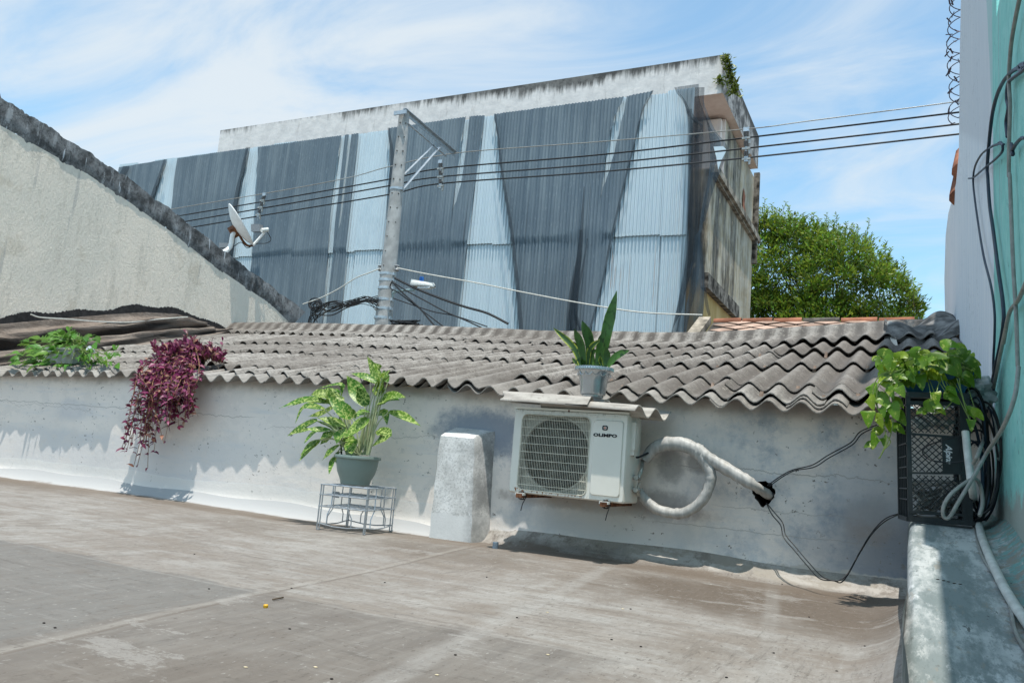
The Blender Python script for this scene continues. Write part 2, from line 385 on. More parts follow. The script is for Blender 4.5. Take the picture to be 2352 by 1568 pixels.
def mk_coping():
    n = N('weathered_coping', .9, .2)
    st = n.noise(1, n.scale((5, 8, 1.4)), detail=7, rough=.72); mid = n.noise(5, detail=7, rough=.7); dr = n.noise(1, n.scale((7, 11, 1.2)), detail=3)
    c = n.mix(n.map(mid, .36, .66), (.065,.064,.064), (.26,.26,.26))
    c = n.mix(n.map(st, .52, .66, 0, .8), c, (.40,.405,.41))
    c = n.mix(n.map(dr, .66, .69, 0, .75), c, (.62,.65,.68))
    c = n.mix(n.map(n.Y, 9.3, 10.2, 0, .6), c, (.30,.30,.30))
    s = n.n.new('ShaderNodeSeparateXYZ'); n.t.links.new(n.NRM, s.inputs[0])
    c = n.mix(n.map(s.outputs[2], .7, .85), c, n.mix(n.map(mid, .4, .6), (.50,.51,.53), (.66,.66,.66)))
    c = n.mix(n.map(n.noise(28, detail=6, rough=.75), .52, .62, 0, .6), c, (.03,.03,.03))
    n.bump(mid, .7, .02); return n.done(c)
MT['coping'] = mk_coping()

def mk_zinc():
    n = N('corrugated_zinc', .42, .5, .35)
    st = n.noise(1, n.scale((9, 1, .5)), detail=5); mid = n.noise(2.5, detail=5); f = n.noise(30, n.scale((1,1,.15)), detail=4)
    c = n.mix(n.map(st, .35, .68), (.585,.68,.725), (.65,.735,.77))
    c = n.mix(n.map(mid, .5, .75, 0, .4), c, (.45,.56,.63))
    c = n.mix(n.map(n.rnd(), 0, 1, 0, .3), c, (.56,.63,.66))
    rs = n.noise(1, n.scale((26, 1, .35)), detail=5, rough=.6)
    reg_ = n.math('MULTIPLY', n.map(n.noise(.55, detail=2), .5, .62), n.map(n.Z, 6.5, 3.5, .25, 1))
    reg_ = n.math('MAXIMUM', reg_, n.math('MULTIPLY', n.map(n.X, -6.3, -5.2), n.map(n.Z, 5.0, 3.0)))
    c = n.mix(n.math('MULTIPLY', n.map(rs, .62, .66, 0, .8), reg_), c, (.33,.16,.075))
    n.L(n.map(f, .3, .7, .44, .52), n.b.inputs['Roughness'])
    return n.done(c)
MT['zinc'] = mk_zinc()
def mk_net(name, dens, colr, sx=22):
    n = N(name, .9, .1)
    st = n.noise(1, n.scale((sx, 1, .18)), detail=3, rough=.55); big = n.noise(.8, detail=3); f = n.noise(1, n.scale((60, 8, 3)), detail=3)
    n.col(n.mix(n.map(st, .35, .65), tuple(x*.7 for x in colr), tuple(x*1.4 for x in colr)))
    a = n.math('ADD', dens, n.math('MULTIPLY', n.math('SUBTRACT', st, .5), .16))
    a = n.math('ADD', a, n.math('MULTIPLY', n.math('SUBTRACT', f, .5), .45))
    a = n.math('ADD', a, n.math('MULTIPLY', n.math('SUBTRACT', big, .5), .3), clamp=True)
    tr = n.n.new('ShaderNodeBsdfTransparent'); mx = n.n.new('ShaderNodeMixShader')
    n.t.links.new(a, mx.inputs[0]); n.t.links.new(tr.outputs[0], mx.inputs[1]); n.t.links.new(n.b.outputs[0], mx.inputs[2])
    n.t.links.new(mx.outputs[0], n.n['Material Output'].inputs[0])
    return n.m
MT['net'] = mk_net('shade_net_cloth', .60, (.050,.075,.097))
def mk_netcloth():
    n = N('taut_shade_net', .85, .2)
    st = n.noise(1, n.scale((7, 1, .22)), detail=6, rough=.65); big = n.noise(.55, detail=4); wv = n.noise(1, n.scale((30, 4, 9)), detail=4, rough=.7)
    c = n.mix(n.map(st, .38, .64), (.140,.188,.228), (.215,.268,.305)); c = n.mix(n.map(big, .4, .62, 0, .5), c, (.120,.165,.205)); c = n.mix(n.map(wv, .55, .7, 0, .45), c, (.28,.34,.375))
    d = n.noise(1, n.scale((12, 1, .12)), detail=3); c = n.mix(n.map(d, .66, .72, 0, .55), c, (.045,.056,.07)); c = n.mix(n.map(n.Z, 4.7, 3.0, 0, .3), c, (.17,.195,.21))
    return n.done(c)
MT['netcloth'] = mk_netcloth()
MT['netfold'] = mk_net('shade_net_fold', .55, (.030,.040,.050), 46)

def mk_parapet():
    n = N('stained_parapet', .92, .15)
    st = n.noise(1, n.scale((5, 5, 1.1)), detail=7, rough=.72); mid = n.noise(3, detail=7, rough=.7); big = n.noise(.5, detail=3)
    c = n.mix(n.map(mid, .35, .65), (.84,.80,.77), (.70,.67,.65))
    c = n.mix(n.map(st, .56, .70, 0, .6), c, (.42,.40,.38))
    top = n.math('ADD', n.Z, n.math('ADD', n.math('MULTIPLY', n.math('SUBTRACT', n.noise(1, n.scale((9,9,.8)), detail=6, rough=.75), .5), .75), n.math('MULTIPLY', n.math('SUBTRACT', n.noise(.55, detail=3), .5), .8)))
    right = n.map(n.X, -13, -5, 0, .12)
    top = n.math('ADD', top, right)
    c = n.mix(n.map(top, 8.36, 8.62, 0, .95), c, n.mix(n.map(mid, .4, .6), (.05,.05,.048), (.17,.165,.155)))
    c = n.mix(n.math('MULTIPLY', n.map(n.noise(1.3, detail=5), .55, .65), n.map(n.Z, 8.0, 7.72, 0, .6)), c, (.45,.36,.27))
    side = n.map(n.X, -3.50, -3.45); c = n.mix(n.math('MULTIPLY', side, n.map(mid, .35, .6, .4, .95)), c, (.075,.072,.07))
    # pinkish paint under the overhang
    s = n.n.new('ShaderNodeSeparateXYZ'); n.t.links.new(n.NRM, s.inputs[0])
    c = n.mix(n.map(s.outputs[2], -.6, -.8), c, n.mix(n.map(mid, .35, .65), (.70,.55,.47), (.80,.66,.58)))
    n.bump(mid, .5, .03); return n.done(c)
MT['parapet'] = mk_parapet()
def mk_side():
    n = N('mould_streaked_render', .92, .15)
    st = n.noise(1, n.scale((3, 2.3, .30)), detail=6, rough=.7); mid = n.noise(2.2, detail=7, rough=.72); big = n.noise(.5, detail=3)
    c = n.mix(n.map(mid, .35, .65), (.50,.41,.28), (.60,.54,.44))
    m = n.math('MULTIPLY', n.map(st, .38, .58), n.map(n.Y, 20.2, 17.2, .35, 1))
    c = n.mix(n.math('MULTIPLY', m, .92), c, n.mix(n.map(mid, .4, .65), (.045,.044,.042), (.17,.16,.145)))
    c = n.mix(n.map(n.noise(3.6, n.scale((1,1,.5)), detail=4), .66, .70, 0, .8), c, (.64,.52,.36))
    c = n.mix(n.math('MULTIPLY', n.map(n.Z, 3.9, 3.5), .75), c, (.62,.40,.14))
    front = n.map(n.Y, 16.56, 16.53); up = n.map(n.Z, 6.05, 6.12)
    c = n.mix(n.math('MULTIPLY', front, up), c, (.86,.75,.69))
    n.bump(mid, .4, .03); return n.done(c)
MT['side'] = mk_side()
MT['ledge_old'] = plain('blackened_moulding', (.16,.14,.12), .92, .1, var=.8, sc_=5)
MT['ledge_old2'] = plain('grey_moulding', (.30,.26,.21), .92, .1, var=.6, sc_=4)

def mk_right():
    n = N('teal_and_white_paint', .75, .3)
    st = n.noise(1, n.scale((3, 16, 1.1)), detail=6, rough=.7); mid = n.noise(9, detail=6, rough=.7); fine = n.noise(90, detail=3)
    teal = n.mix(n.map(mid, .35, .65), (.24,.60,.55), (.32,.67,.62))
    teal = n.mix(n.map(st, .55, .72, 0, .5), teal, (.46,.70,.68))
    white = n.mix(n.map(st, .35, .68), (.70,.76,.82), (.84,.87,.90))
    white = n.mix(n.map(n.noise(1, n.scale((2,30,1.2)), detail=4), .64, .72, 0, .55), white, (.36,.38,.44))
    # roller edge between the two paints: vertical up to z~1.7, then slanting
    e = n.math('ADD', n.Y, n.math('MULTIPLY', n.math('SUBTRACT', mid, .5), .05))
    lim = n.math('SUBTRACT', e, n.math('MULTIPLY', n.math('MAXIMUM', n.math('SUBTRACT', n.Z, 1.9), 0), .35))
    c = n.mix(n.map(lim, 4.66, 4.68), teal, white)
    up = n.math('MULTIPLY', n.map(n.math('SUBTRACT', n.Z, n.math('MULTIPLY', n.math('SUBTRACT', n.Y, 4.6), .45)), 1.75, 1.85), n.map(e, 4.66, 4.7)); c = n.mix(n.math('MULTIPLY', up, .55), c, (.58,.61,.65))
    # drips and flakes
    for y0, w, colr, a in ((4.36,.011,(.30,.33,.36),.75), (4.28,.006,(.34,.40,.44),.6), (4.02,.004,(.16,.30,.32),.5)):
        d = n.math('ABSOLUTE', n.math('SUBTRACT', n.math('ADD', n.Y, n.math('MULTIPLY', n.math('SUBTRACT', n.noise(1.1, detail=2), .5), .12)), y0))
        c = n.mix(n.math('MULTIPLY', n.map(d, w, w*.5, 0, a), n.map(n.noise(4, detail=3), .3, .5, .4, 1)), c, colr)
    fl = n.noise(1, n.scale((5, 34, 9)), detail=4, rough=.7)
    c = n.mix(n.math('MULTIPLY', n.map(fl, .635, .65, 0, .85), n.map(n.noise(1.5, detail=3), .43, .58)), c, (.07,.10,.12))
    bl = n.math('ADD', n.Z, n.math('MULTIPLY', n.math('SUBTRACT', mid, .5), .3))
    c = n.mix(n.map(bl, .06, -.03, 0, .85), c, (.34,.33,.30))
    n.bump(n.math('ADD', mid, n.math('MULTIPLY', fine, .6)), .5, .01); return n.done(c)
MT['right'] = mk_right()
def mk_ledge():
    n = N('painted_ledge_cement', .75, .35)
    a = n.noise(1, n.scale((5, 1.1, 4)), detail=9, rough=.72); mid = n.noise(1, n.scale((17, 4.5, 12)), detail=8, rough=.75); fine = n.noise(1, n.scale((110,40,80)), detail=4)
    c = n.mix(n.map(a, .42, .58), (.19,.22,.22), (.44,.455,.45))
    c = n.mix(n.map(mid, .50, .56, 0, .55), c, (.135,.165,.165))
    w = n.noise(1, n.scale((4.5,1.3,4)), detail=7, rough=.7); c = n.mix(n.map(w, .57, .63, 0, .7), c, (.64,.65,.65))
    c = n.mix(n.map(n.noise(1, n.scale((12,3,9)), detail=8, rough=.75), .58, .62, 0, .5), c, (.25,.22,.18))
    xx = n.math('ADD', n.X, n.math('MULTIPLY', n.math('SUBTRACT', mid, .5), .14))
    c = n.mix(n.math('MULTIPLY', n.map(xx, .26, .34), n.map(n.noise(14, detail=7, rough=.75), .46, .52, .15, .9)), c, (.12,.29,.27))
    c = n.mix(n.math('MULTIPLY', n.map(xx, .22, .28), n.map(n.noise(17, detail=7, rough=.75), .5, .55, 0, .8)), c, (.23,.20,.165))
    c = n.mix(n.map(n.noise(1, n.scale((44,14,30)), detail=3), .70, .73, 0, .8), c, (.05,.05,.05))
    c = n.mix(n.map(fine, .62, .7, 0, .5), c, (.09,.09,.085))
    n.bump(n.math('ADD', mid, n.math('MULTIPLY', fine, .4)), .35, .006); return n.done(c)
MT['ledge'] = mk_ledge()
def mk_tarp():
    n = N('brown_tarpaulin', .7, .3)
    mid = n.noise(5, n.scale((1,.5,1)), detail=5); fine = n.noise(34, n.scale((1,.35,1)), detail=5, rough=.7)
    c = n.mix(n.map(mid, .35, .65), (.22,.172,.14), (.29,.235,.195))
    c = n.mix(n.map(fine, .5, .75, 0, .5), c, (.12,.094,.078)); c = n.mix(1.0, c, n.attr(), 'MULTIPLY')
    n.bump(n.math('ADD', mid, n.math('ADD', fine, n.noise(14, detail=7, rough=.75, dist=1.5))), .9, .03); return n.done(c)
MT['tarp'] = mk_tarp()
MT['tar'] = plain('bitumen_paint', (.018,.016,.016), .75, .3, var=.5, sc_=20)
MT['tar2'] = plain('old_grey_bitumen', (.16,.155,.15), .8, .3, var=.6, sc_=8)
MT['pillar'] = None
def mk_pillar():
    n = N('pillar_render', .92, .15)
    mid = n.noise(6, detail=6, rough=.7); fine = n.noise(75, detail=4, rough=.7)
    c = n.mix(n.map(mid, .35, .66), (.76,.755,.74), (.52,.515,.50))
    c = n.mix(n.map(fine, .48, .66, 0, .6), c, (.30,.30,.285)); c = n.mix(n.map(n.noise(14, detail=9, rough=.76), .55, .60, 0, .5), c, (.40,.41,.41))
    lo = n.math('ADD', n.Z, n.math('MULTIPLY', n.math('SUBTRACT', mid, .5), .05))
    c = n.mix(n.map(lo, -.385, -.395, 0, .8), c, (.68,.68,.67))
    sd = n.map(n.X, -2.60, -2.50); c = n.mix(n.math('MULTIPLY', sd, n.map(mid, .3, .6, .2, .7)), c, (.20,.205,.205))  # right face coloured darker, its shade painted in
    n.bump(n.math('ADD', fine, mid), .25, .004); return n.done(c)
MT['pillar'] = mk_pillar()

MT['ac'] = plain('aged_white_enamel', (.75,.725,.655), .38, .5, var=.05, sc_=3)
def mk_acfront():
    n = N('aged_enamel_rust', .38, .5)
    c = n.mix(n.map(n.noise(3, detail=4), .35, .7), (.76,.735,.665), (.70,.68,.62))
    r = n.noise(55, n.scale((1,1,.4)), detail=5, rough=.7)
    reg_ = n.math('MULTIPLY', n.math('MULTIPLY', n.map(n.Z, -.155, -.17), n.map(n.Z, -.195, -.18, .3, 1)), n.map(n.X, -1.62, -1.72))
    c = n.mix(n.math('MULTIPLY', n.map(r, .52, .58), reg_), c, (.24,.085,.02))
    g = n.noise(1, n.scale((26,10,3)), detail=5, rough=.7); c = n.mix(n.map(g, .56, .72, 0, .4), c, (.42,.39,.33)); e = n.noise(30, detail=6, rough=.75); c = n.mix(n.math('MULTIPLY', n.map(e, .5, .6), n.map(n.Z, .27, .31, 0, .6)), c, (.25,.23,.19))
    return n.done(c)
MT['acfront'] = mk_acfront()
MT['acdark'] = plain('fan_cavity', (.045,.045,.04), .7, .3)
MT['shroud'] = plain('cream_shroud', (.40,.385,.33), .6, .3)
MT['fin'] = plain('coil_fins', (.10,.098,.086), .5, .4, .3, sc_=90)
MT['grille'] = plain('grille_wire', (.66,.63,.53), .4, .5, .1)
MT['black'] = plain('black_plastic', (.016,.019,.022), .35, .5, sc_=40)
MT['blackmark'] = plain('black_print', (.012,.014,.02), .6, .2)
MT['red'] = plain('red_print', (.55,.07,.03), .6, .2)
MT['whiteprint'] = plain('white_print', (.75,.76,.78), .6, .2)
MT['rust'] = plain('rusty_steel', (.17,.075,.04), .85, .2, var=.5, sc_=30)
MT['steel'] = plain('galvanised_steel', (.50,.54,.57), .38, .5, .6, sc_=12)
MT['wire'] = plain('galvanised_wire', (.42,.46,.50), .35, .5, .55)
MT['brass'] = plain('dull_valve_metal', (.36,.36,.33), .4, .5, .6)
MT['cable'] = plain('black_cable', (.018,.019,.021), .5, .4)
MT['cablegrey'] = plain('grey_cable', (.27,.265,.245), .55, .4)
MT['cablewhite'] = plain('pale_cable', (.58,.57,.52), .5, .4)
MT['cableblue'] = plain('dark_blue_cable', (.02,.035,.06), .45, .4)
MT['alu'] = plain('bare_wire', (.42,.41,.38), .4, .5, .5)
MT['pvc'] = plain('grey_white_pvc', (.56,.56,.53), .45, .4, var=.15, sc_=14)
def mk_wrap():
    n = N('taped_insulation', .5, .4)
    w = n.noise(1, n.scale((34, 3, 12)), detail=3); m = n.noise(4, detail=4)
    c = n.mix(n.map(w, .35, .65), (.33,.325,.31), (.47,.46,.44)); c = n.mix(n.map(m, .58, .7, 0, .5), c, (.44,.37,.27))
    n.bump(w, .5, .006); return n.done(c)
MT['wrap'] = mk_wrap()
MT['concrete'] = plain('pole_concrete', (.40,.40,.39), .9, .2, var=.18, sc_=6)
MT['potgreen'] = plain('sage_plastic', (.21,.27,.245), .45, .45, var=.06, sc_=4)
MT['potsilver'] = plain('silver_plastic', (.50,.53,.55), .22, .5, .8, var=.1, sc_=6)
MT['potblue'] = plain('blue_plastic', (.01,.10,.20), .45, .4)
MT['potgrey'] = plain('grey_trough', (.42,.43,.41), .7, .3, var=.2, sc_=10)
MT['soil'] = plain('potting_soil', (.04,.03,.022), .95, .1, var=.5)
MT['stem'] = plain('plant_stem', (.19,.26,.07), .6, .3)
MT['stempale'] = plain('pale_stem', (.42,.47,.27), .6, .3)
MT['drystem'] = plain('dry_stem', (.28,.155,.09), .8, .2, var=.4)
MT['bark'] = plain('bark', (.12,.09,.065), .95, .1, var=.4, sc_=8)
MT['tile'] = plain('old_clay_tile', (.42,.29,.225), .9, .2, var=.3, sc_=3)
MT['ridgeclay'] = plain('red_clay', (.30,.125,.075), .9, .2, var=.35, sc_=4)
MT['ridgeclay2'] = plain('pale_clay_plug', (.50,.36,.28), .9, .2, var=.3)
MT['mortar'] = plain('dark_mortar', (.10,.09,.08), .95, .1, var=.5, sc_=8)
MT['wood'] = plain('weathered_wood', (.56,.53,.48), .85, .2, var=.2, sc_=12)
MT['dish'] = plain('dish_enamel', (.74,.74,.72), .45, .4, var=.05)
MT['bag'] = plain('cloudy_plastic_bag', (.42,.45,.45), .25, .5, var=.25, sc_=18)
MT['yellow'] = plain('yellow_plastic', (.75,.42,.02), .5, .4)
MT['capblue'] = plain('blue_grey_plastic', (.16,.21,.26), .5, .4)
MT['lampbody'] = plain('pale_lamp_housing', (.62,.63,.60), .5, .4)
MT['cell'] = plain('blue_photocell', (.01,.12,.42), .4, .5)
MT['lens'] = plain('lamp_glass', (.66,.68,.68), .2, .6)
MT['porcelain'] = plain('grey_insulator', (.24,.25,.26), .35, .5)
MT['razor'] = plain('tarnished_razor_wire', (.10,.085,.11), .5, .4, .5)
MT['ground'] = plain('street_ground', (.16,.15,.14), .95, .1, var=.3, sc_=.8)
MT['holdark'] = plain('hole_interior', (.05,.043,.038), .95, .05, var=.4)
MT['cup'] = plain('translucent_cup', (.66,.70,.78), .3, .5)
MT['pebble'] = plain('dark_pebble', (.035,.03,.028), .9, .2)
MT['gum'] = plain('pale_speck', (.62,.52,.36), .9, .2)
MT['leaf_tree'] = leafmat('tree_leaf', (.155,.27,.034), .38)
MT['leaf_dief'] = leafmat('variegated_leaf', (.085,.20,.025), .35, .38, (.46,.55,.17), 62, .53)
MT['leaf_snake'] = leafmat('sword_leaf', (.042,.115,.026), .15, .4, (.02,.055,.014), 30, .56)
MT['leaf_mon'] = leafmat('monstera_leaf', (.085,.235,.035), .3, .4)
MT['leaf_pothos'] = leafmat('pothos_leaf', (.115,.255,.018), .40, .33, (.42,.50,.10), 34, .60)
MT['leaf_purple'] = leafmat('purple_leaf', (.185,.023,.07), .3, .4)
MT['leaf_moss'] = leafmat('wall_weed_leaf', (.12,.17,.03), .3)

# ------------------------------------------------------------------ helper profiles
def lerpt(tab, x):
    if x <= tab[0][0]: return tab[0][1]
    for (a, b), (c, d) in zip(tab, tab[1:]):
        if x <= c: return b+(d-b)*(x-a)/(c-a)
    return tab[-1][1]
EAVE = ((-9,.40),(-7.9,.402),(-6.2,.44),(-3.5,.452),(-2.4,.44),(-1.4,.43),(-.2,.418),(.4,.416))
RIDGE = ((-9.5,1.55),(-7.7,1.53),(-5.5,1.49),(-4,1.43),(-2.1,1.41),(-1.2,1.46),(-.1,1.545),(.4,1.56))
def roofz(x, y):
    a, b = lerpt(EAVE, x), lerpt(RIDGE, x); t = (y-4.68)/(8.6-4.68)
    return a+(b-a)*t
PITCH = .177
def wave(x, amp=.029): return amp*math.sin(2*math.pi*(x+.045)/PITCH)
def wally(x): return 4.80+.10*max(0, min(1, (x+2)/2))
def hsh(a, b=0):
    return (math.sin(a*12.9898+b*78.233)*43758.5453) % 1

# ================================================================== SETTING
# ground far below
m = MB(); m.grid(lambda u, v: ((u-.5)*1200, (v-.5)*1200, -4.2), 4, 4)
struct(link('ground', m, MT['ground'], origin=(0,0,-4.2)))

# terrace floor
def floorz(x, y):
    z = -.552+.006*math.sin(x*1.7+y)+.004*math.sin(y*2.9-x*.8)
    d = wally(x)-y
    r = .11 if x < -2.3 else .19
    if d < r: z += (.085 if x < -2.3 else .10)*((r-d)/r)**2
    if x > -.20: z += .085*((x+.20)/.20)**2*min(1, max(0, (4.9-y)))
    return z
m = MB(); m.grid(lambda u, v: (-9+u*9.0, -3+v*7.93, floorz(-9+u*9.0, -3+v*7.93)), 220, 260)
struct(link('terrace_floor', m, MT['floor'], origin=(-4.5,1,-.55), smoothed=60))

# ---------------------------------------------------------------- low house: whitewashed wall and fibre cement roof
house = thing('low_house', 'low whitewashed house wall along the terrace under a sagging grey corrugated roof', 'house', (-4.5, 4.8, -.55))
m = MB()
def wallfn(u, v):
    x = -9+u*9.39; z = -.60+v*1.06
    y = wally(x)-.0+.006*math.sin(x*2.3+z*3)+.004*math.sin(x*6.1-z*5)
    zz = z+.55
    r = .10 if x < -2.3 else .15
    if zz < r: y -= .05*((r-max(zz, 0))/r)**2
    return (x, y, z)
m.slab(wallfn, 190, 36, (0, .16, 0))
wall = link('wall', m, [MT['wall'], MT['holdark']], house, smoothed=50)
# the ragged hole where the pipe enters
cut = MB(); cut.cur = 1
hole = [RW(*p) for p in ((852,840),(868,800),(900,795),(940,792),(975,812),(992,850),(985,885),(960,925),(925,948),(895,915),(872,880))]
hole = [(918/1.0*0+x, y) for x, y in hole]; hc = RW(922,868); hole = [tuple(q) for q in hole]; hole = [(hc[0]+((1-f)*a[0]+f*b[0]-hc[0])*(1.06+.22*hsh(i*3+j,2)), hc[1]+((1-f)*a[1]+f*b[1]-hc[1])*(1.04+.22*hsh(i*3+j,2))) for i, (a, b) in enumerate(zip(hole, hole[1:]+hole[:1])) for j, f in enumerate((0,.4,.7))]
hp = [at(px, py, Y=4.70) for px, py in hole]
cut.prism([V((p.x*4.84/4.7, 4.70, p.z*4.84/4.7)) for p in hp], (0, .30, 0))
co_ = link('cutter', cut, [MT['wall'], MT['holdark']], house)
md = wall.modifiers.new('hole', 'BOOLEAN'); md.operation = 'DIFFERENCE'; md.object = co_; md.solver = 'EXACT'
bpy.context.view_layer.update()
dg = bpy.context.evaluated_depsgraph_get()
nm = bpy.data.meshes.new_from_object(wall.evaluated_get(dg)); wall.modifiers.clear(); wall.data = nm; nm.name = 'wall'
bpy.data.objects.remove(co_)
# dark backing inside the hole and the body of the house below and behind
m = MB(); m.box((-4.32, 6.75, -.9), (9.3, 3.5, 2.5)); m.box((-4.32, 6.6, -2.9), (9.36, 3.9, 2.5))
link('house_body', m, MT['holdark'], house)

roof = MB()
def rear(u, v):
    x = -9+u*9.38; y = 8.68+v*1.3
    return (x, y, roofz(x, 8.6)-.02-(y-8.6)*.35+wave(x))
roof.slab(rear, 9*53, 4, (0,0,-.007))
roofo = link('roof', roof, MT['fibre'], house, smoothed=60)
def sheet(x0, x1, yf, yb, lift, yaw=0, lean=0, ragged=0, thick=.007):
    mb = MB(); nx = max(8, int((x1-x0)/PITCH*10)); cx = (x0+x1)/2
    def fn(u, v):
        x = x0+(x1-x0)*u; y = yf+(yb-yf)*v + yaw*(x-cx)*(1-v*.5)
        if v < .01 and ragged: y += ragged*(hsh(round(x*23), yf)-.5)
        z = roofz(x, y)+wave(x)+lift[0]*(1-v)+lift[1]*v+lean*(x-cx)
        return (x, y, z)
    mb.slab(fn, nx, 6, (0,0,-thick))
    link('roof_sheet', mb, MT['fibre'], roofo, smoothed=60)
rows = [(5.22, 6.28), (6.10, 7.15), (6.95, 8.05)]
colw = PITCH*5
x0s = -9.0
rng = random.Random(3)
for r, (yf, yb) in enumerate(rows):
    for c in range(11):
        xa = x0s+c*colw; xb = min(xa+colw+PITCH*.55, .385)
        if xa > .3: continue
        f = yf+rng.uniform(-.09,.08)
        if r == 0: f = 5.15+rng.uniform(-.14,.12)
        sheet(xa, xb, f, yb, (.036+rng.uniform(-.008,.016), .002+rng.uniform(0,.006)), rng.uniform(-.022,.022), rng.uniform(-.010,.012), .02)
# eave course: shorter pieces, unevenly laid
for c in range(11):
    xa = x0s+c*colw; xb = min(xa+colw+PITCH*.5, .385)
    yf = (4.66,4.69,4.67,4.70,4.66,4.68,4.71,4.63,4.66,4.64,4.66)[c]
    sheet(xa, xb, yf, 5.45, (.012+rng.uniform(-.004,.006), -.004), rng.uniform(-.007,.007), rng.uniform(-.004,.004), .005)
# loose second layer pieces near the edge
for xa, xb, yf, yb, lf in ((-7.6,-6.3,4.73,5.35,.035), (-5.05,-3.55,4.80,5.40,.034), (-3.45,-2.55,4.64,5.75,.045), (-1.75,-.95,4.79,5.4,.035), (-.95,-.42,4.74,5.4,.034), (-.5,.2,4.86,5.5,.05), (-.62,-.30,4.70,5.0,.022)):
    sheet(xa, xb, yf, yb, (lf, lf*.7), rng.uniform(-.03,.03), rng.uniform(-.006,.012), .035)
# ridge caps
def cap(x0, x1, yf, lift, tilt):
    mb = MB(); nx = max(8, int((x1-x0)/PITCH*10)); cx = (x0+x1)/2
    prof = [(yf-8.6, 1.0, .012), (yf-8.6+.2, 1.0, .014), (-.38, .75, .02), (-.2, .35, .035), (-.13, .08, .055), (-.10, 0, .085), (-.06, 0, .118), (0, 0, .132), (.06, 0, .118), (.10, 0, .08), (.16, .2, .04), (.4, 1, .02)]
    def fn(u, v):
        x = x0+(x1-x0)*u; k = v*(len(prof)-1); i = min(int(k), len(prof)-2); f = k-i
        dy, w, dz = [prof[i][q]+(prof[i+1][q]-prof[i][q])*f for q in range(3)]
        y = 8.6+dy
        z = (roofz(x, y) if dy <= 0 else roofz(x, 8.6)-dy*.33)+wave(x)*w+dz+lift*max(0, -dy)/.8+tilt*(x-cx)
        return (x, y, z)
    mb.slab(fn, nx, 22, (0, 0, -.008))
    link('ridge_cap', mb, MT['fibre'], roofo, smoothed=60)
for c in range(11):
    xa = x0s+c*colw; xb = min(xa+colw+.05, .2)
    if xa > .1: continue
    yf = (8.2,8.15,8.1,8.0,7.9,7.82,7.75,7.75,7.78,7.72,7.70)[c]
    cap(xa, xb, yf, (.03,.03,.03,.03,.03,.03,.035,.03,.03,.05,.05)[c], rng.uniform(-.012,.012))

PLUG = MT['ridgeclay2']; rb2 = random.Random(12)
for bx, by in ((-.62,5.2),(-.60,6.14),(-.58,7.0),(-1.15,5.22),(-1.33,6.16),(-1.15,7.0),(-.25,6.15),(-.27,5.0),(-.80,4.95),(-1.68,4.98),(-1.86,5.25),(-2.39,6.15),(-.98,6.15),(-3.1,7.0),(-.44,4.9),(-2.6,6.98)):
    bx = round((bx+.045-.75*PITCH)/PITCH)*PITCH-.045+.75*PITCH
    m = MB(); z_ = roofz(bx, by)+wave(bx)+.03; m.tube([(bx, by, z_-.02), (bx+.004, by, z_+.03)], [.014,.011], 6); link('fixing_plug', m, PLUG, roofo, smoothed=50)
# ---------------------------------------------------------------- masonry pillar stub against the wall
m = MB()
FBL, FBR = V((-2.86,4.66,-.58)), V((-2.51,4.60,-.58))
FBL = at(985,1236,Z=-.56); FBR = at(1082,1250,Z=-.56)
yb = 4.86
def prow(t, zt):   # ring of the stub at height fraction t
    a = FBL.lerp(at(1011,1000,Y=FBL.y+.03), t); b = FBR.lerp(at(1090,1007,Y=FBR.y+.03), t)
    return a, b
rings = []
NQ = 10
for i in range(NQ+1):
    t = i/NQ; a, b = prow(t, 0)
    br = V((at(1130,1219,Y=4.80).x, yb, b.z)).lerp(V((at(1143,985,Y=4.80).x, yb, b.z+.012)), t)
    bl = V((a.x-.02, yb, a.z))
    j = .004*math.sin(i*2.1)
    rings.append([a+V((j,0,0)), a.lerp(b,.33)+V((0,-.006+j,0)), a.lerp(b,.66)+V((0,-.006-j,0)), b+V((-j,0,0)), b.lerp(br,.5)+V((.004,0,0)), br, bl])
a, b = prow(1.0, 0)
# rounded shoulder rising back to the wall
top1 = [p+V((0,.03,.022)) for p in rings[-1][:4]]
bl = V((at(1050,974,Y=4.8).x, yb, at(1050,974,Y=4.8).z)); br = V((at(1143,985,Y=4.8).x, yb, at(1143,985,Y=4.8).z))
rings.append([top1[0]+V((.012,0,0)), top1[1], top1[2], top1[3]+V((-.004,0,0)), rings[-1][4].lerp(br,.15)+V((-.002,.01,.016)), br, bl])
rings.append([top1[0].lerp(bl,.98), top1[1].lerp(bl.lerp(br,.33),.98), top1[2].lerp(bl.lerp(br,.66),.98), top1[3].lerp(br,.98), br+V((0,-.004,.002)), br+V((0,0,.003)), bl+V((0,0,.003))])
ids = [[m.vert(p) for p in r_] for r_ in rings]
for i in range(len(ids)-1):
    for k in range(7): m.face((ids[i][k], ids[i][(k+1) % 7], ids[i+1][(k+1) % 7], ids[i+1][k]))
m.face(ids[0][::-1]); m.face(ids[-1])
tag(link('masonry_pillar', m, MT['pillar'], origin=(-2.68,4.7,-.56), smoothed=28), 'stubby rendered masonry pillar against the white wall left of the air conditioner', 'pillar')

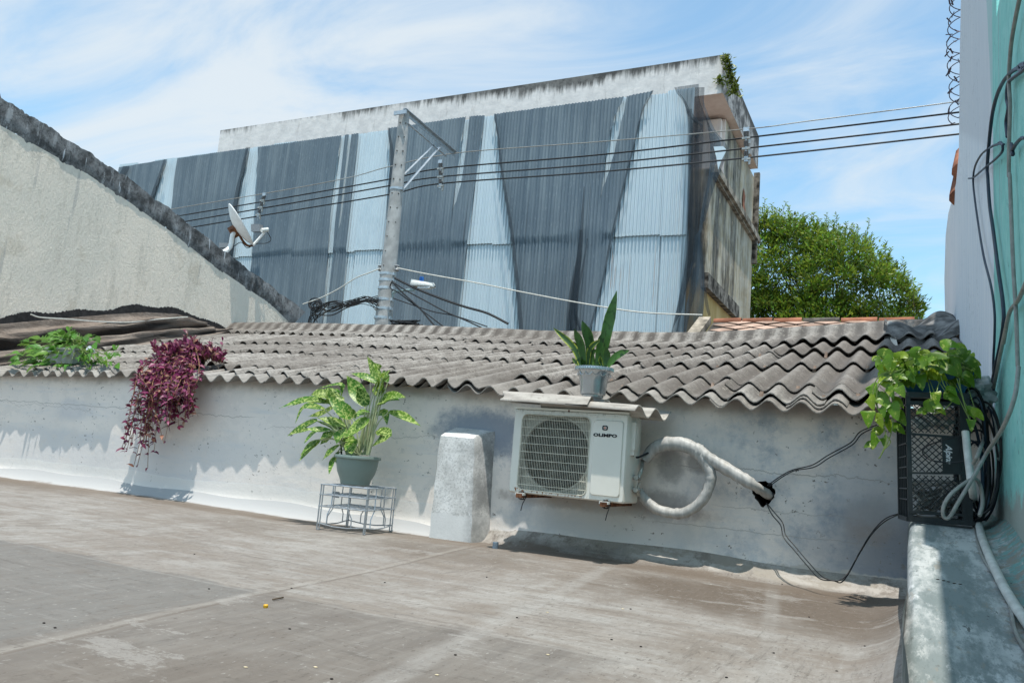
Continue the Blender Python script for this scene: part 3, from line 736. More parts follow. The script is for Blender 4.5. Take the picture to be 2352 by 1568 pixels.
# ---------------------------------------------------------------- ledge (parapet) at the right and the teal wall
m = MB()
def ledgefn(u, v):
    y = -2.5+v*7.35; zs = -max(0, min(.46, .13*(4.2-y))); w = .006*math.sin(y*1.9)+.004*math.sin(y*4.3+1)
    k = u*9
    if k < 1: x, z = 0.0+w, -.62+k*.40
    elif k < 4: a = (k-1)/3*math.pi/2; x, z = .035+w-.035*math.cos(a), -.185+.045*math.sin(a)
    elif k < 7: x = .035+w+(k-4)/3*.25; z = -.14
    else: t = (k-7)/2; x = .285+w+t*.115; z = -.14+.08*t**2
    z += (.0035*math.sin(y*3.1+x*7)+.002*math.sin(y*7.7-x*11))*(1 if k > 3 else 0)
    if k >= 1: z += zs
    return (x, y, z)
m.grid(ledgefn, 36, 160)
tag(link('ledge', m, MT['ledge'], origin=(.2,1,-.6), smoothed=60), 'broad rounded cement ledge in worn grey paint at the foot of the teal wall', 'ledge')
m = MB()
XW = .39
def wallpoly():
    e = [(-2.5,-.7), (4.4,-.7), (11.6,-.7), (11.6,1.9)]
    far = [at(2171,747,X=XW), at(2169,640,X=XW), at(2172,540,X=XW), at(2178,491,X=XW), at(2188,455,X=XW), at(2196,420,X=XW), at(2202,355,X=XW), at(2203,310,X=XW), at(2204,150,X=XW), at(2207,0,X=XW)]
    pts = [(-2.5,-.7), (far[0].y,-.7)]+[(p.y, p.z) for p in far]+[(far[-1].y-.1, 6.2), (4.45,6.2), (4.45,2.46), (3.2,2.46), (3.2,2.05), (-2.5,2.05)]
    return pts
m.prism([(XW, y, z) for y, z in wallpoly()], (.22,0,0))
tw = link('party_wall', m, MT['right'], origin=(.5,4,-.6))
tag(tw, 'tall party wall at the right, painted teal near the ledge and white beyond the roof', 'wall')

# ---------------------------------------------------------------- gable wall at the left
GX = -9.0
gab = thing('gable_wall', 'large cream rendered gable wall with a black stained sloping coping at the left', 'wall', (GX, 7, -1))
ctop = [(-20,120),(0,225),(100,285),(200,350),(300,415),(400,490),(480,550),(560,612),(640,672),(700,716)]
cbot = [(-20,185),(0,292),(100,348),(200,403),(300,470),(400,541),(480,605),(560,660),(620,700),(668,747)]
T = [at(x, y, X=GX) for x, y in ctop]; Bt = [at(x, y, X=GX) for x, y in cbot]
m = MB()
poly = [(GX, 3.6, -4.2), (GX, Bt[-1].y+.25, -4.2)]+[tuple(p+V((0,0,.02))) for p in Bt[::-1]]+[(GX, 3.6, Bt[0].z+.25)]
m.prism(poly, (-.25,0,0))
link('render_wall', m, MT['gable'], gab)
m = MB()
def cfn(u, v):
    k = u*(len(T)-1); i = min(int(k), len(T)-2); f = k-i
    t = T[i].lerp(T[i+1], f); b = Bt[i].lerp(Bt[i+1], f)
    wob = .018*math.sin(u*61)+.012*math.sin(u*133)
    x = GX+.016+.004*math.sin(u*47)
    if v < .5: p = b.lerp(t, v/.4) if v <= .4 else t; p = V((x, p.y, p.z+((wob+.035*(hsh(int(u*240))-.5)) if v < .2 else wob*.5+.02*(hsh(int(u*160),3)-.5))));
    else: p = V((x-.05-(v-.5)*.66, t.y, t.z+.012+wob*.4))
    if v < .05: p.x = GX-.01
    return p
m.grid(cfn, 240, 10)
# end face
e = [V(cfn(1, j/10)) for j in range(11)]
base_ids = [m.vert(p) for p in e]+[m.vert(e[-1]+V((0,0,-.35)))]
m.face(base_ids)
link('coping', m, MT['coping'], gab, smoothed=50)

# tarpaulin / flashing between roof and gable
tarp = thing('tarpaulin', 'wrinkled brown tarpaulin flashing tarred to the gable wall over the roof edge', 'tarpaulin', (-8.8, 6.5, .8))
m = MB()
ytop = lambda t: 4.4+t*(8.55-4.4)
topz = [(4.3,.92),(5.24,1.06),(6.0,1.28),(6.5,1.42),(7.0,1.55),(7.5,1.63),(7.8,1.63),(8.13,1.55),(8.5,1.52),(8.75,1.54)]
def tarpfn(u, v):
    y = 4.35+u*4.4
    zt = lerpt(topz, y); xl = -8.46+.05*math.sin(y*5)-(.42*max(0, (y-7.2)/1.5)**1.6 if y > 7.2 else 0)
    zl = roofz(xl, y)+.045
    x = GX+.055+(xl-GX-.055)*v**1.15
    z = zt-.05+(zl-zt+.05)*(v**.80)
    fold = .085*math.sin(v*14+y*.55+math.sin(y*1.3)*.5)+.02*math.sin(v*41-y*3.1)+.012*math.sin(y*11+v*23)
    k = math.sin(math.pi*v)
    n_ = V((.75,0,.66))
    p = V((x, y, z))+n_*fold*k*(1 if y < 7.9 else .5)
    return p
m.slab(tarpfn, 150, 60, (0,0,-.012))
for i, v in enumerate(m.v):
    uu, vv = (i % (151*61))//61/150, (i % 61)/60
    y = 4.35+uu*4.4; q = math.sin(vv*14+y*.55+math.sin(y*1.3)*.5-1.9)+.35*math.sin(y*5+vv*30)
    k = 1-.9*max(0, min(1, (q-.35)*2.2))*min(1, vv*6); m.c[i] = (k, k, k)  # shade in the fold creases painted into the vertex colours as dark bands
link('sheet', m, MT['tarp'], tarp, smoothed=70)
m = MB()
def tarband(u, v):
    y = 4.3+u*4.55; zt = lerpt(topz, y)
    rag = .022*(hsh(int(u*420), 1))+.018*math.sin(y*4.7)+.02*math.sin(y*9.3+1)
    zb = zt-.16; zz = zb+(zt+.02+rag*.9-zb)*v
    return (GX+.012+.03*(1-v), y, zz)
m.slab(tarband, 420, 4, (-.02,0,0))
link('tar_band', m, MT['tar'], tarp)
m = MB()
tag_pts = [RL(195,95), RL(260,115), RL(420,125), RL(640,142), RL(830,145), RL(1020,125), RL(1190,112)]
m.tube(smooth([at(px, py, X=GX+.22) for px, py in tag_pts], 40), .009, 5)
tag(link('cord', m, MT['cablewhite'], smoothed=60), 'thin white cord lying slack over the brown tarpaulin', 'cord')

# grey bitumen lump at the right end of the ridge
m = MB()
def lump(u, v):
    x = -.20+u*.60; y = 7.75+v*1.5
    h = .05+.06*math.sin(math.pi*min(1, v*1.05))+.05*math.sin(u*7+v*5)+.035*math.sin(v*13-u*6)+.09*max(0, u-.55)
    return (x+.02*math.sin(v*9), y, roofz(x, min(y, 8.6))-max(0, y-8.6)*.3+h)
m.slab(lump, 30, 36, (0,0,-.06))
tag(link('bitumen_flashing', m, MT['tar2'], smoothed=60), 'lumpy grey bitumen flashing where the roof ridge meets the white wall', 'flashing')
# wooden batten and cone flashing
m = MB(); a = at(2043,742,Y=8.2); b = at(2055,797,Y=7.55)
m.bar(a, b, .045, .035)
tag(link('batten', m, MT['wood']), 'pale weathered batten leaning over the roof ridge near the white wall', 'batten')

# ================================================================== AIR CONDITIONER
YA = 4.40
ac = thing('air_conditioner', 'white outdoor air conditioning unit with a rusting fan grille bracketed to the white wall', 'air conditioner', (-1.80, 4.52, -.2))
def A(x, y, dy=0):
    p = at(*RAC(x, y), Y=YA); return V((p.x, YA+dy, p.z))
xl, xr, zb, zt = -2.170, -1.437, -.196, .312
def rrect(x0, x1, z0, z1, r, n=6):
    pts = []
    for cx, cz, a0 in ((x1-r, z1-r, 0), (x0+r, z1-r, 90), (x0+r, z0+r, 180), (x1-r, z0+r, 270)):
        for k in range(n+1):
            a = R_(a0+90*k/n); pts.append((cx+r*math.cos(a), cz+r*math.sin(a)))
    return pts
gl, gr_ = A(785,600).x, A(1303,600).x; gt, gb = A(1040,385).z, A(1040,965).z
outer = rrect(xl, xr, zb, zt, .012); inner = rrect(gl, gr_, gb, gt, .035)
m = MB()
def ring_pts(pts, y): return [m.vert((x, y, z)) for x, z in pts]
o0 = ring_pts([(x+(.008 if x < -1.8 else -.008), z+(.008 if z < 0 else -.008)) for x, z in outer], YA); o1 = ring_pts(outer, YA+.012); o2 = ring_pts(outer, YA+.25); i0 = ring_pts(inner, YA)
i0b = ring_pts([(x+.004*(1 if x < -1.9 else -1), z) for x, z in inner], YA+.006); i1 = ring_pts(inner, YA+.05)
nO = len(outer)
for k in range(nO):
    j = (k+1) % nO
    m.face((o0[k], i0[k], i0[j], o0[j])); m.face((o0[k], o0[j], o1[j], o1[k])); m.face((o1[k], o1[j], o2[j], o2[k])); m.face((i0[k], i1[k], i1[j], i0[j]))
m.face(o2)
link('casing', m, MT['acfront'], ac, smoothed=35)
# cavity with round shroud and coil
m = MB()
cxf, czf = (gl+gr_)/2+.0, (gt+gb)/2; rf = min(gr_-gl, gt-gb)/2*.97
n = 40
circ = [(cxf+rf*math.cos(2*math.pi*k/n), czf+rf*math.sin(2*math.pi*k/n)) for k in range(n)]
c0 = [m.vert((x, YA+.06, z)) for x, z in circ]; c1 = [m.vert((x, YA+.035, z)) for x, z in circ]; c2 = [m.vert((cxf+(x-cxf)*1.06, YA+.035, czf+(z-czf)*1.06)) for x, z in circ]; c3 = [m.vert((cxf+(x-cxf)*1.06, YA+.06, czf+(z-czf)*1.06)) for x, z in circ]
for k in range(n):
    j = (k+1) % n
    m.face((c0[k], c1[k], c1[j], c0[j])); m.face((c1[k], c2[k], c2[j], c1[j])); m.face((c2[k], c3[k], c3[j], c2[j]))
pl0 = []
for k in range(64):
    an = 2*math.pi*k/64; dx, dz = math.cos(an), math.sin(an); tt = min((gr_-gl-.006)/2/max(1e-6,abs(dx)), (gt-gb-.006)/2/max(1e-6,abs(dz))); pl0.append((cxf+dx*tt, czf+dz*tt))
q0 = [m.vert((x, YA+.042, z)) for x, z in pl0]; q1 = [m.vert((cxf+rf*math.cos(math.atan2(z-czf, x-cxf)), YA+.042, czf+rf*math.sin(math.atan2(z-czf, x-cxf)))) for x, z in pl0]
for k in range(len(q0)): m.face((q0[k], q1[k], q1[(k+1) % len(q0)], q0[(k+1) % len(q0)]))
link('fan_shroud', m, MT['shroud'], ac, smoothed=40)
m = MB()
m.box(((gl+gr_)/2, YA+.19, (gt+gb)/2), (gr_-gl-.004, .02, gt-gb-.004))
for k in range(-1, 2, 2): m.box((cxf+k*(gr_-gl)/2*.985, YA+.11, czf), (.006, .13, gt-gb-.01))
link('coil', m, MT['fin'], ac)
m = MB(); m.lathe([(.05,-.02),(.05,.02),(.02,.03)], (cxf, YA+.11, czf), 20, Matrix.Rotation(R_(90),3,'X'))
for k in range(3):
    a0 = R_(20+120*k)
    def bl(u, v, a0=a0):
        a = a0+R_(85)*v*(.6+.4*u); r = .045+u*.145
        return (cxf+r*math.cos(a), YA+.085+.05*v, czf+r*math.sin(a))
    m.grid(bl, 6, 8)
link('fan', m, MT['acdark'], ac, smoothed=50)
m = MB()
nw = 40
for k in range(nw):
    x = gl+.008+(gr_-gl-.016)*k/(nw-1); dx = min(x-gl, gr_-x); e = .012 if dx < .03 else .003
    m.tube([(x, YA-.003, gb+e), (x, YA-.006, gb+e+.02), (x, YA-.006, gt-e-.02), (x, YA-.003, gt-e)], .0014, 5)
for k in range(9):
    z = gb+.03+(gt-gb-.06)*k/8; m.tube([(gl+.004, YA-.004, z), (gr_-.004, YA-.004, z)], .002, 5)
rp = [(x, YA-.003, z) for x, z in inner]
m.tube(rp, .003, 5, closed=True)
link('grille', m, MT['grille'], ac, smoothed=60)
m = MB()
pl, pr_ = A(1322,700).x, A(1553,700).x; pt, pb = A(1430,418).z, A(1430,995).z
o = rrect(pl, pr_, pb, pt, .018)
a0 = [m.vert((x, YA+.002, z)) for x, z in o]; a1 = [m.vert((x+(.006 if x < -1.55 else -.006), YA-.009, z+(.006 if z < .05 else -.006))) for x, z in o]
for k in range(len(o)): m.face((a0[k], a0[(k+1) % len(o)], a1[(k+1) % len(o)], a1[k]))
m.face(a1)
pan = link('service_panel', m, MT['ac'], ac, smoothed=30)
# emblem and lettering
def text_mb(body, size, shear=0, bold=0, spacing=1):
    cu = bpy.data.curves.new('lettering', 'FONT'); cu.body = body; cu.size = size; cu.shear = shear; cu.offset = bold; cu.space_character = spacing
    cu.align_x = 'CENTER'; cu.align_y = 'CENTER'; cu.extrude = .0008; cu.resolution_u = 3
    ob = bpy.data.objects.new('lettering', cu); COL.objects.link(ob)
    bpy.context.view_layer.update()
    me = bpy.data.meshes.new_from_object(ob.evaluated_get(bpy.context.evaluated_depsgraph_get()))
    out = ([tuple(v.co) for v in me.vertices], [tuple(p.vertices) for p in me.polygons])
    bpy.data.objects.remove(ob); bpy.data.meshes.remove(me)
    return out
vs, fs = text_mb('OLIMPO', .024, 0, .0012, 1.05)
c = A(1427,536); tw_ = (A(1515,536).x-A(1336,536).x); xs = [v[0] for v in vs]; sx = tw_/(max(xs)-min(xs))
m = MB()
for v in vs: m.vert((c.x+v[0]*sx, YA-.0105-v[2], c.z+v[1]))
for f in fs: m.face(f)
link('lettering', m, MT['blackmark'], pan)
m = MB()
ec = A(1427,479); o = rrect(ec.x-.0165, ec.x+.0165, ec.z-.0135, ec.z+.0135, .008, 4); i_ = rrect(ec.x-.0095, ec.x+.0095, ec.z-.008, ec.z+.008, .005, 4)
a = [m.vert((x, YA-.0115, z)) for x, z in o]; b = [m.vert((x, YA-.0115, z)) for x, z in i_]; a_ = [m.vert((x, YA-.0085, z)) for x, z in o]
for k in range(len(o)):
    j = (k+1) % len(o); m.face((a[k], b[k], b[j], a[j])); m.face((a[k], a[j], a_[j], a_[k]))
link('emblem', m, MT['blackmark'], pan)
m = MB(); m.prism([(ec.x-.004, YA-.0115, ec.z-.0055), (ec.x+.006, YA-.0115, ec.z), (ec.x-.004, YA-.0115, ec.z+.0055)], (0,.003,0))
link('emblem_arrow', m, MT['red'], pan)
# lid seam, side cover, handle, valves
m = MB(); m.box(((xl+xr)/2, YA+.123, zt+.004), (xr-xl+.004, .252, .012)); m.box(((xl+xr)/2, YA-.001, zt-.018), (xr-xl-.004, .003, .0018))
link('lid', m, MT['ac'], ac)
m = MB(); m.box((xr+.012, YA+.10, .19), (.026, .07, .16)); m.box((xr+.012, YA+.10, .255), (.032, .05, .02)); m.box((xr+.010, YA+.10, .095), (.022, .06, .03))
link('terminal_cover', m, MT['ac'], ac)
for zz in (-.045, -.115):
    m = MB(); p = V((xr, YA+.15, zz))
    m.tube([p+V((-.01,0,0)), p+V((.045,0,0))], .014, 8); m.tube([p+V((.03,-.03,0)), p+V((.03,.03,0))], .011, 8); m.tube([p+V((.03,0,0)), p+V((.04,.0,.04))], .009, 8); m.tube([p+V((.03,-.03,0)), p+V((.03,-.042,0))], .015, 6)
    link('valve', m, MT['brass'], ac, smoothed=40)
for px, py in ((800,952),(1437,1023),(1152,350)):
    m = MB(); p = A(px, py); m.tube([p+V((0,.002,0)), p+V((0,-.004,0))], .006, 8); link('screw', m, MT['rust'], ac)
for bx in (A(798,990).x, A(1430,1060).x):
    m = MB(); m.box((bx, 4.60, zb-.014), (.035, .50, .022)); m.box((bx, 4.36, zb-.010), (.042, .014, .02))
    b_ = link('bracket', m, MT['rust'], ac)
    m = MB(); m.box((bx, YA-.03, zb-.003), (.055, .03, .014)); link('rubber_pad', m, MT['lampbody'], b_)
    m = MB(); m.tube([V((bx+.02*math.cos(q), 4.37+.004*q, zb-.012+.024*math.sin(q))) for q in [k*.5 for k in range(26)]]+[(bx+.02,4.37,zb-.06), (bx+.012,4.37,zb-.10)], .003, 5)
    link('wire_tie', m, MT['cable'], b_)

# cover: two pieces of corrugated sheet lying on the unit
cov = thing('cover_sheet', 'broken pieces of corrugated fibre cement laid as a cover on top of the air conditioner', 'roof sheet', (-1.8, 4.5, .33))
m = MB()
xc0, xc1 = at(*RAC(890,290),Y=4.32).x, at(*RAC(1655,290),Y=4.32).x
def cov1(u, v):
    y = 4.315+v*.39; x = xc0+(xc1-xc0+.0)*u + .10*v*u
    z = .352+.0*u-.018*u+.030*math.cos(2*math.pi*(y-4.36)/PITCH)+.10*0
    return (x, y, z)
m.slab(cov1, 20, 40, (0,0,-.008))
link('corrugated_piece', m, MT['fibre2'], cov, smoothed=60)
m = MB()
xc2, xc3 = at(*RAC(640,240),Y=4.30).x, at(*RAC(1325,250),Y=4.30).x
def cov2(u, v):
    y = 4.29+v*.30; x = xc2+(xc3-xc2)*u
    if u > .99: x -= .16*(1-min(1, v*2.4)) - .02*math.sin(v*30)
    if u < .01: x += .015*math.sin(v*25)
    z = .385-.012*u+.028*math.cos(2*math.pi*(y-4.36)/PITCH)-.02*max(0, (.3-v))
    return (x, y, z)
m.slab(cov2, 24, 30, (0,0,-.008))
link('broken_piece', m, MT['fibre2'], cov, smoothed=60)

# insulated pipe loop into the wall
YP = 4.69
def Wp(x, y, Y=YP): return at(*RW(x, y), Y=Y)
pipe = thing('insulated_pipe', 'grey taped pipe looped in a ring between the air conditioner and the wall hole', 'pipe', tuple(Wp(360,760)))
m = MB()
ringp = [Wp(560,690), Wp(520,620), Wp(450,560), Wp(350,530), Wp(250,540), Wp(180,580), Wp(135,640)]
m.wrinkle = .22; m.tube(smooth(ringp, 30), [.031+.012*math.sin(math.pi*min(1,i/26)) for i in range(30)], 12)
link('upper_arc', m, MT['wrap'], pipe, smoothed=60)
m = MB()
ringp = [Wp(95,850), Wp(140,905), Wp(210,965), Wp(310,995), Wp(400,992), Wp(480,950), Wp(540,880), Wp(572,800), Wp(575,730), Wp(550,670)]
m.wrinkle = .22; m.tube(smooth(ringp, 40), [.030]*12+[.031]*20+[.034]*8, 10)
link('lower_arc', m, MT['wrap'], pipe, smoothed=60)
m = MB()
m.wrinkle = .20; m.tube(smooth([Wp(470,560), Wp(540,610), Wp(620,660), Wp(740,730), Wp(850,800), Wp(940,855,4.80), Wp(985,885,4.98)], 30), [.040]*6+[.036]*14+[.028]*10, 10)
link('tail', m, MT['wrap'], pipe, smoothed=60)
m = MB()
a = V((xr+.03, YA+.15, -.045)); m.tube(smooth([a, a+V((.012,.02,.05)), Wp(120,650), Wp(135,640)], 10), .012, 6)
a = V((xr+.03, YA+.15, -.115)); m.tube(smooth([a, a+V((.0,.02,-.03)), Wp(85,840), Wp(100,855)], 10), .012, 6)
link('copper_ends', m, MT['brass'], pipe, smoothed=60)
m = MB(); m.tube(smooth([V((xr+.015,YA+.09,.085)), Wp(60,610,4.55), Wp(90,622,4.6), Wp(160,592,4.66)], 14), .006, 6)
link('power_lead', m, MT['cable'], pipe, smoothed=60)

# thin cables on the wall
def cable(name, label, cat, pts, r, mat, n=None, sides=6, group=None):
    m = MB(); m.tube(smooth(pts, n or len(pts)*8), r, sides)
    return tag(link(name, m, mat, smoothed=60), label, cat, group)
YW = 4.82
up1 = [(955,812),(1050,745),(1130,705),(1260,672),(1360,610),(1480,545),(1530,510),(1580,450),(1690,405)]
cable('cable', 'thin dark cable rising from the wall hole towards the pothos, upper of two', 'cable', [at(*RW(x,y),Y=YW+.002*i) for i,(x,y) in enumerate(up1)], .0032, MT['cable'])
cable('cable', 'thin dark cable rising from the wall hole towards the pothos, lower of two', 'cable', [at(*RW(x+12,y+(14 if 2 < i < 8 else 5)),Y=YW-.006) for i,(x,y) in enumerate(up1)], .0032, MT['cable'])
dn = [(950,925,4.84),(1000,985,4.80),(1060,1060,4.77),(1080,1140,4.74),(1150,1225,4.68),(1230,1320,4.62),(1320,1415,4.52),(1400,1447,4.50),(1460,1435,4.52),(1510,1375,4.56),(1575,1255,4.62),(1660,1120,4.66),(1750,1030,4.62),(1865,990,4.5)]
cable('cable', 'thin dark cable sagging from the wall hole across the floor to the crate, outer strand', 'cable', [at(*RW(x,y),Y=q) for x,y,q in dn], .0031, MT['cable'])
cable('cable', 'thin dark cable sagging from the wall hole across the floor to the crate, inner strand', 'cable', [at(*RW(x-14+(6 if i > 7 else 0),y+(16 if i < 7 else 22)),Y=q) if i not in (0,7,13) else at(*RW(x,y),Y=q) for i,(x,y,q) in enumerate(dn)], .0031, MT['cable'])
dn2 = [(930,945,4.84),(985,1100,4.80),(1000,1220,4.74),(1050,1340,4.64),(1110,1390,4.58),(1200,1445,4.5),(1330,1470,4.45),(1480,1500,4.42)]
# ================================================================== RACK AND DIEFFENBACHIA
FZ = -.55
fe = [at(*R8(378,1362),Z=FZ), at(*R8(690,1400),Z=FZ), at(*R8(880,1376),Z=FZ), at(*R8(556,1340),Z=FZ)]
fe[3] = fe[0]+fe[2]-fe[1]
ZT = -.262
rack = thing('wire_rack', 'galvanised wire bottle crate turned upside down as a stand for the green pot', 'wire crate', tuple((fe[0]+fe[2])/2))
cen = (fe[0]+fe[2])/2
def rk(i, f, z, k=1.0):   # point on side i
    a, b = fe[i % 4], fe[(i+1) % 4]; p = cen+(a.lerp(b, f)-cen)*k; return V((p.x, p.y, z))
m = MB(); rw = .0042
for z in (ZT, ZT-.065, ZT-.14):
    for i in range(4):
        a, b = rk(i, -.02, z, 1), rk(i, 1.02, z, 1); m.tube([a, b], rw, 6)
for i in range(4):
    m.tube([rk(i, 0, FZ+.04), rk(i, .35, FZ+.026), rk(i, .65, FZ+.026), rk(i, 1, FZ+.04)], rw, 6)
    m.tube([rk(i, 0, FZ), rk(i, 0, ZT)], rw*1.15, 6); m.tube([rk(i, .05, FZ+.0), rk(i, .05, ZT)], rw, 6); m.tube([rk(i, 0, FZ), rk(i, .05, FZ)], rw, 6)
link('frame', m, MT['wire'], rack, smoothed=60)
m = MB()
for i in range(4):
    for f in (.30, .62):
        m.tube([rk(i, f, ZT), rk(i, f, ZT-.145), rk(i, f+(.10 if f > .5 else -.10), ZT-.20), rk(i, f+(.10 if f > .5 else -.10), FZ+.027)], rw*.9, 6)
for z in (ZT, ZT-.065, ZT-.14):
    for f in (.25, .5, .75):
        m.tube([rk(0, f, z), rk(2, 1-f, z)], rw*.8, 6); m.tube([rk(1, f, z), rk(3, 1-f, z)], rw*.8, 6)
link('grid', m, MT['wire'], rack, smoothed=60)
m = MB(); p = rk(3, .5, ZT-.07); m.box(p, (.05,.004,.04)); link('tag_plate', m, MT['porcelain'], rack)

PC = V((-3.335, 4.43, ZT+.005))
plant = thing('potted_plant', 'leafy variegated dieffenbachia in a sage green pot standing on the wire crate', 'potted plant', tuple(PC))
m = MB(); m.lathe([(.08,0),(.098,.006),(.103,.03),(.104,.033),(.128,.085),(.138,.13),(.142,.172),(.155,.176),(.157,.186),(.153,.196),(.138,.196),(.132,.18),(.13,.17)], PC, 40)
link('pot', m, MT['potgreen'], plant, smoothed=35)
m = MB(); m.lathe([(.131,.165),(.131,.174),(.06,.18),(.01,.182)], PC, 24); link('soil', m, MT['soil'], plant, smoothed=60)
rg = random.Random(11)
DL = [((470,520),(300,500),(125,555),46),((500,545),(420,590),(320,610),52),((380,640),(290,680),(180,742),58),((410,690),(350,730),(292,792),42),((400,770),(330,830),(262,907),48),((530,800),(470,850),(416,902),52),((495,880),(480,930),(460,998),34),((608,620),(545,560),(450,470),78),((570,678),(480,645),(380,615),54),((560,500),(400,460),(335,468),62),((545,470),(540,395),(390,420),26),((520,560),(470,470),(455,408),50),((700,535),(640,430),(578,335),84),((720,620),(650,690),(555,755),80),((512,715),(450,760),(402,797),68),((560,690),(535,740),(512,795),72),((600,768),(620,820),(612,862),74),((790,700),(840,740),(750,810),72),((730,590),(660,590),(630,635),44),((862,578),(960,610),(1077,675),48),((785,525),(880,480),(975,482),72),((770,600),(835,590),(850,668),46),((795,445),(820,360),(870,300),70),((790,380),(770,310),(716,205),54),((815,350),(790,290),(758,250),48),((785,385),(700,345),(605,320),44),((800,475),(790,420),(782,365),60),((430,560),(300,545),(235,655),44),((330,690),(300,700),(210,725),40),((520,460),(440,450),(385,480),58),((590,560),(620,600),(600,640),40),((470,700),(380,700),(310,690),40)]
for (a, b, c_, w) in list(DL)[:28:2]:
    o_ = (rg.uniform(-30,40), rg.uniform(-40,30)); k_ = rg.uniform(.6,.85)
    DL.append(((a[0]+o_[0], a[1]+o_[1]), (a[0]+(b[0]-a[0])*k_+o_[0], a[1]+(b[1]-a[1])*k_+o_[1]), (a[0]+(c_[0]-a[0])*k_+o_[0]*1.5, a[1]+(c_[1]-a[1])*k_+o_[1]), w*.8))
m = MB(); st = MB()
for i, (a, b, c_, w) in enumerate(DL):
    Yc = PC.y+rg.uniform(-.11,.09)
    pa, pb_, pc_ = at(*R8(*a),Y=Yc*.5+PC.y*.5), at(*R8(*b),Y=Yc-.02), at(*R8(*c_),Y=Yc-.05+rg.uniform(-.03,.03))
    wd = w*.5741/1.6735/F*5.4*1.38
    g = rg.uniform(.75,1.25); yel = 1.5 if i in (9,22,24,26) else (1.15 if rg.random() < .4 else .8)
    m.leaf([pa, pb_, pc_], wd, (rg.uniform(-.25,.25), -.85, .75), .28, (g*yel, g*(1.15 if yel > 1.3 else 1), g*.9), 'lance', 8, wav=.03)
    px = 640 if a[0] < 650 else 700
    root = at(*R8(px+rg.uniform(-60,30), 868),Y=PC.y)
    st.tube(smooth([root, root.lerp(pa,.55)+V((0,0,.05)), pa], 8), [.006]*4+[.004]*4, 5)
link('foliage', m, MT['leaf_dief'], plant, smoothed=70); link('stems', st, MT['stempale'], plant, smoothed=60)
m = MB(); m.tube([at(*R8(715,872),Y=PC.y+.01), at(*R8(740,372),Y=PC.y+.02)], .005, 6); link('stake', m, MT['alu'], plant, smoothed=60)
m = MB(); m.tube([at(*R8(545,872),Y=PC.y-.01), at(*R8(532,585),Y=PC.y-.01)], .0065, 6); link('stake', m, MT['cable'], plant, smoothed=60, label='black plant stake')

# ================================================================== SNAKE PLANT
SP = at(*RS(670,1150),Y=4.44)
snake = thing('potted_plant', 'snake plant with upright leaves in a silver pot on the air conditioner cover', 'potted plant', (SP.x, SP.y, SP.z))
m = MB(); s_ = .0011
prof = [(.080,0),(.082,.012),(.094,.016),(.098,.03),(.106,.09),(.118,.135),(.128,.155),(.144,.158),(.146,.166),(.142,.176),(.128,.176),(.118,.16)]
prof = [(r*.78, z*1.0) for r, z in prof]
m.lathe(prof, SP, 40); pot = link('pot', m, MT['potsilver'], snake, smoothed=35)
m = MB()
for k in range(14):
    a = k*2*math.pi/14; b = (k+1)*2*math.pi/14; q = []
    for i in range(9):
        t = i/8; an = a+(b-a)*t; r = (.118+.006)*.78+.001; q.append(SP+V((r*math.cos(an), r*math.sin(an), .142-.018*math.sin(math.pi*t))))
    m.tube(q, .0022, 5)
for k in range(44):
    a = k*2*math.pi/44; m.tube([SP+V((.1145*math.cos(a), .1145*math.sin(a), .158)), SP+V((.1125*math.cos(a), .1125*math.sin(a), .177))], .004, 5)
link('swag_relief', m, MT['potsilver'], pot, smoothed=50)
m = MB(); m.lathe([(.09,.15),(.09,.165),(.03,.17),(.005,.17)], SP, 24); link('soil', m, MT['soil'], snake, smoothed=60)
SL = [((565,865),(495,690),(303,503),62,1),((600,865),(565,660),(500,515),78,0),((645,865),(650,640),(572,437),100,0),((625,865),(645,710),(750,608),54,1),((752,865),(800,560),(897,155),100,0),((712,862),(742,680),(790,515),76,0),((812,866),(890,775),(1016,713),76,2),((690,865),(660,760),(705,705),62,2),((558,866),(515,825),(480,783),34,1),((762,868),(745,820),(740,765),34,1),((592,866),(578,830),(558,795),44,0),((792,868),(808,770),(800,685),74,0)]
m = MB()
for i, (a, b, c_, w, k) in enumerate(SL):
    dy = rg.uniform(-.04,.04)
    pts = [at(*RS(*a),Y=SP.y+dy*.6), at(*RS(*b),Y=SP.y+dy*1.2), at(*RS(*c_),Y=SP.y+dy*2-.02)]
    base_ = (1,1,1) if k != 2 else (1.9,1.7,1.3); g = rg.uniform(.8,1.15)
    edge_ = (13,5.2,2.5) if k == 1 else ((2.6,1.8,1.3) if k == 0 else None)
    m.leaf(pts, w*.4144/1.6735/F*4.95, (rg.uniform(-.3,.3), -1, .25), .3, tuple(g*x for x in base_), 'sword', 10, edge=edge_, wav=.03)
link('foliage', m, MT['leaf_snake'], snake, smoothed=70)

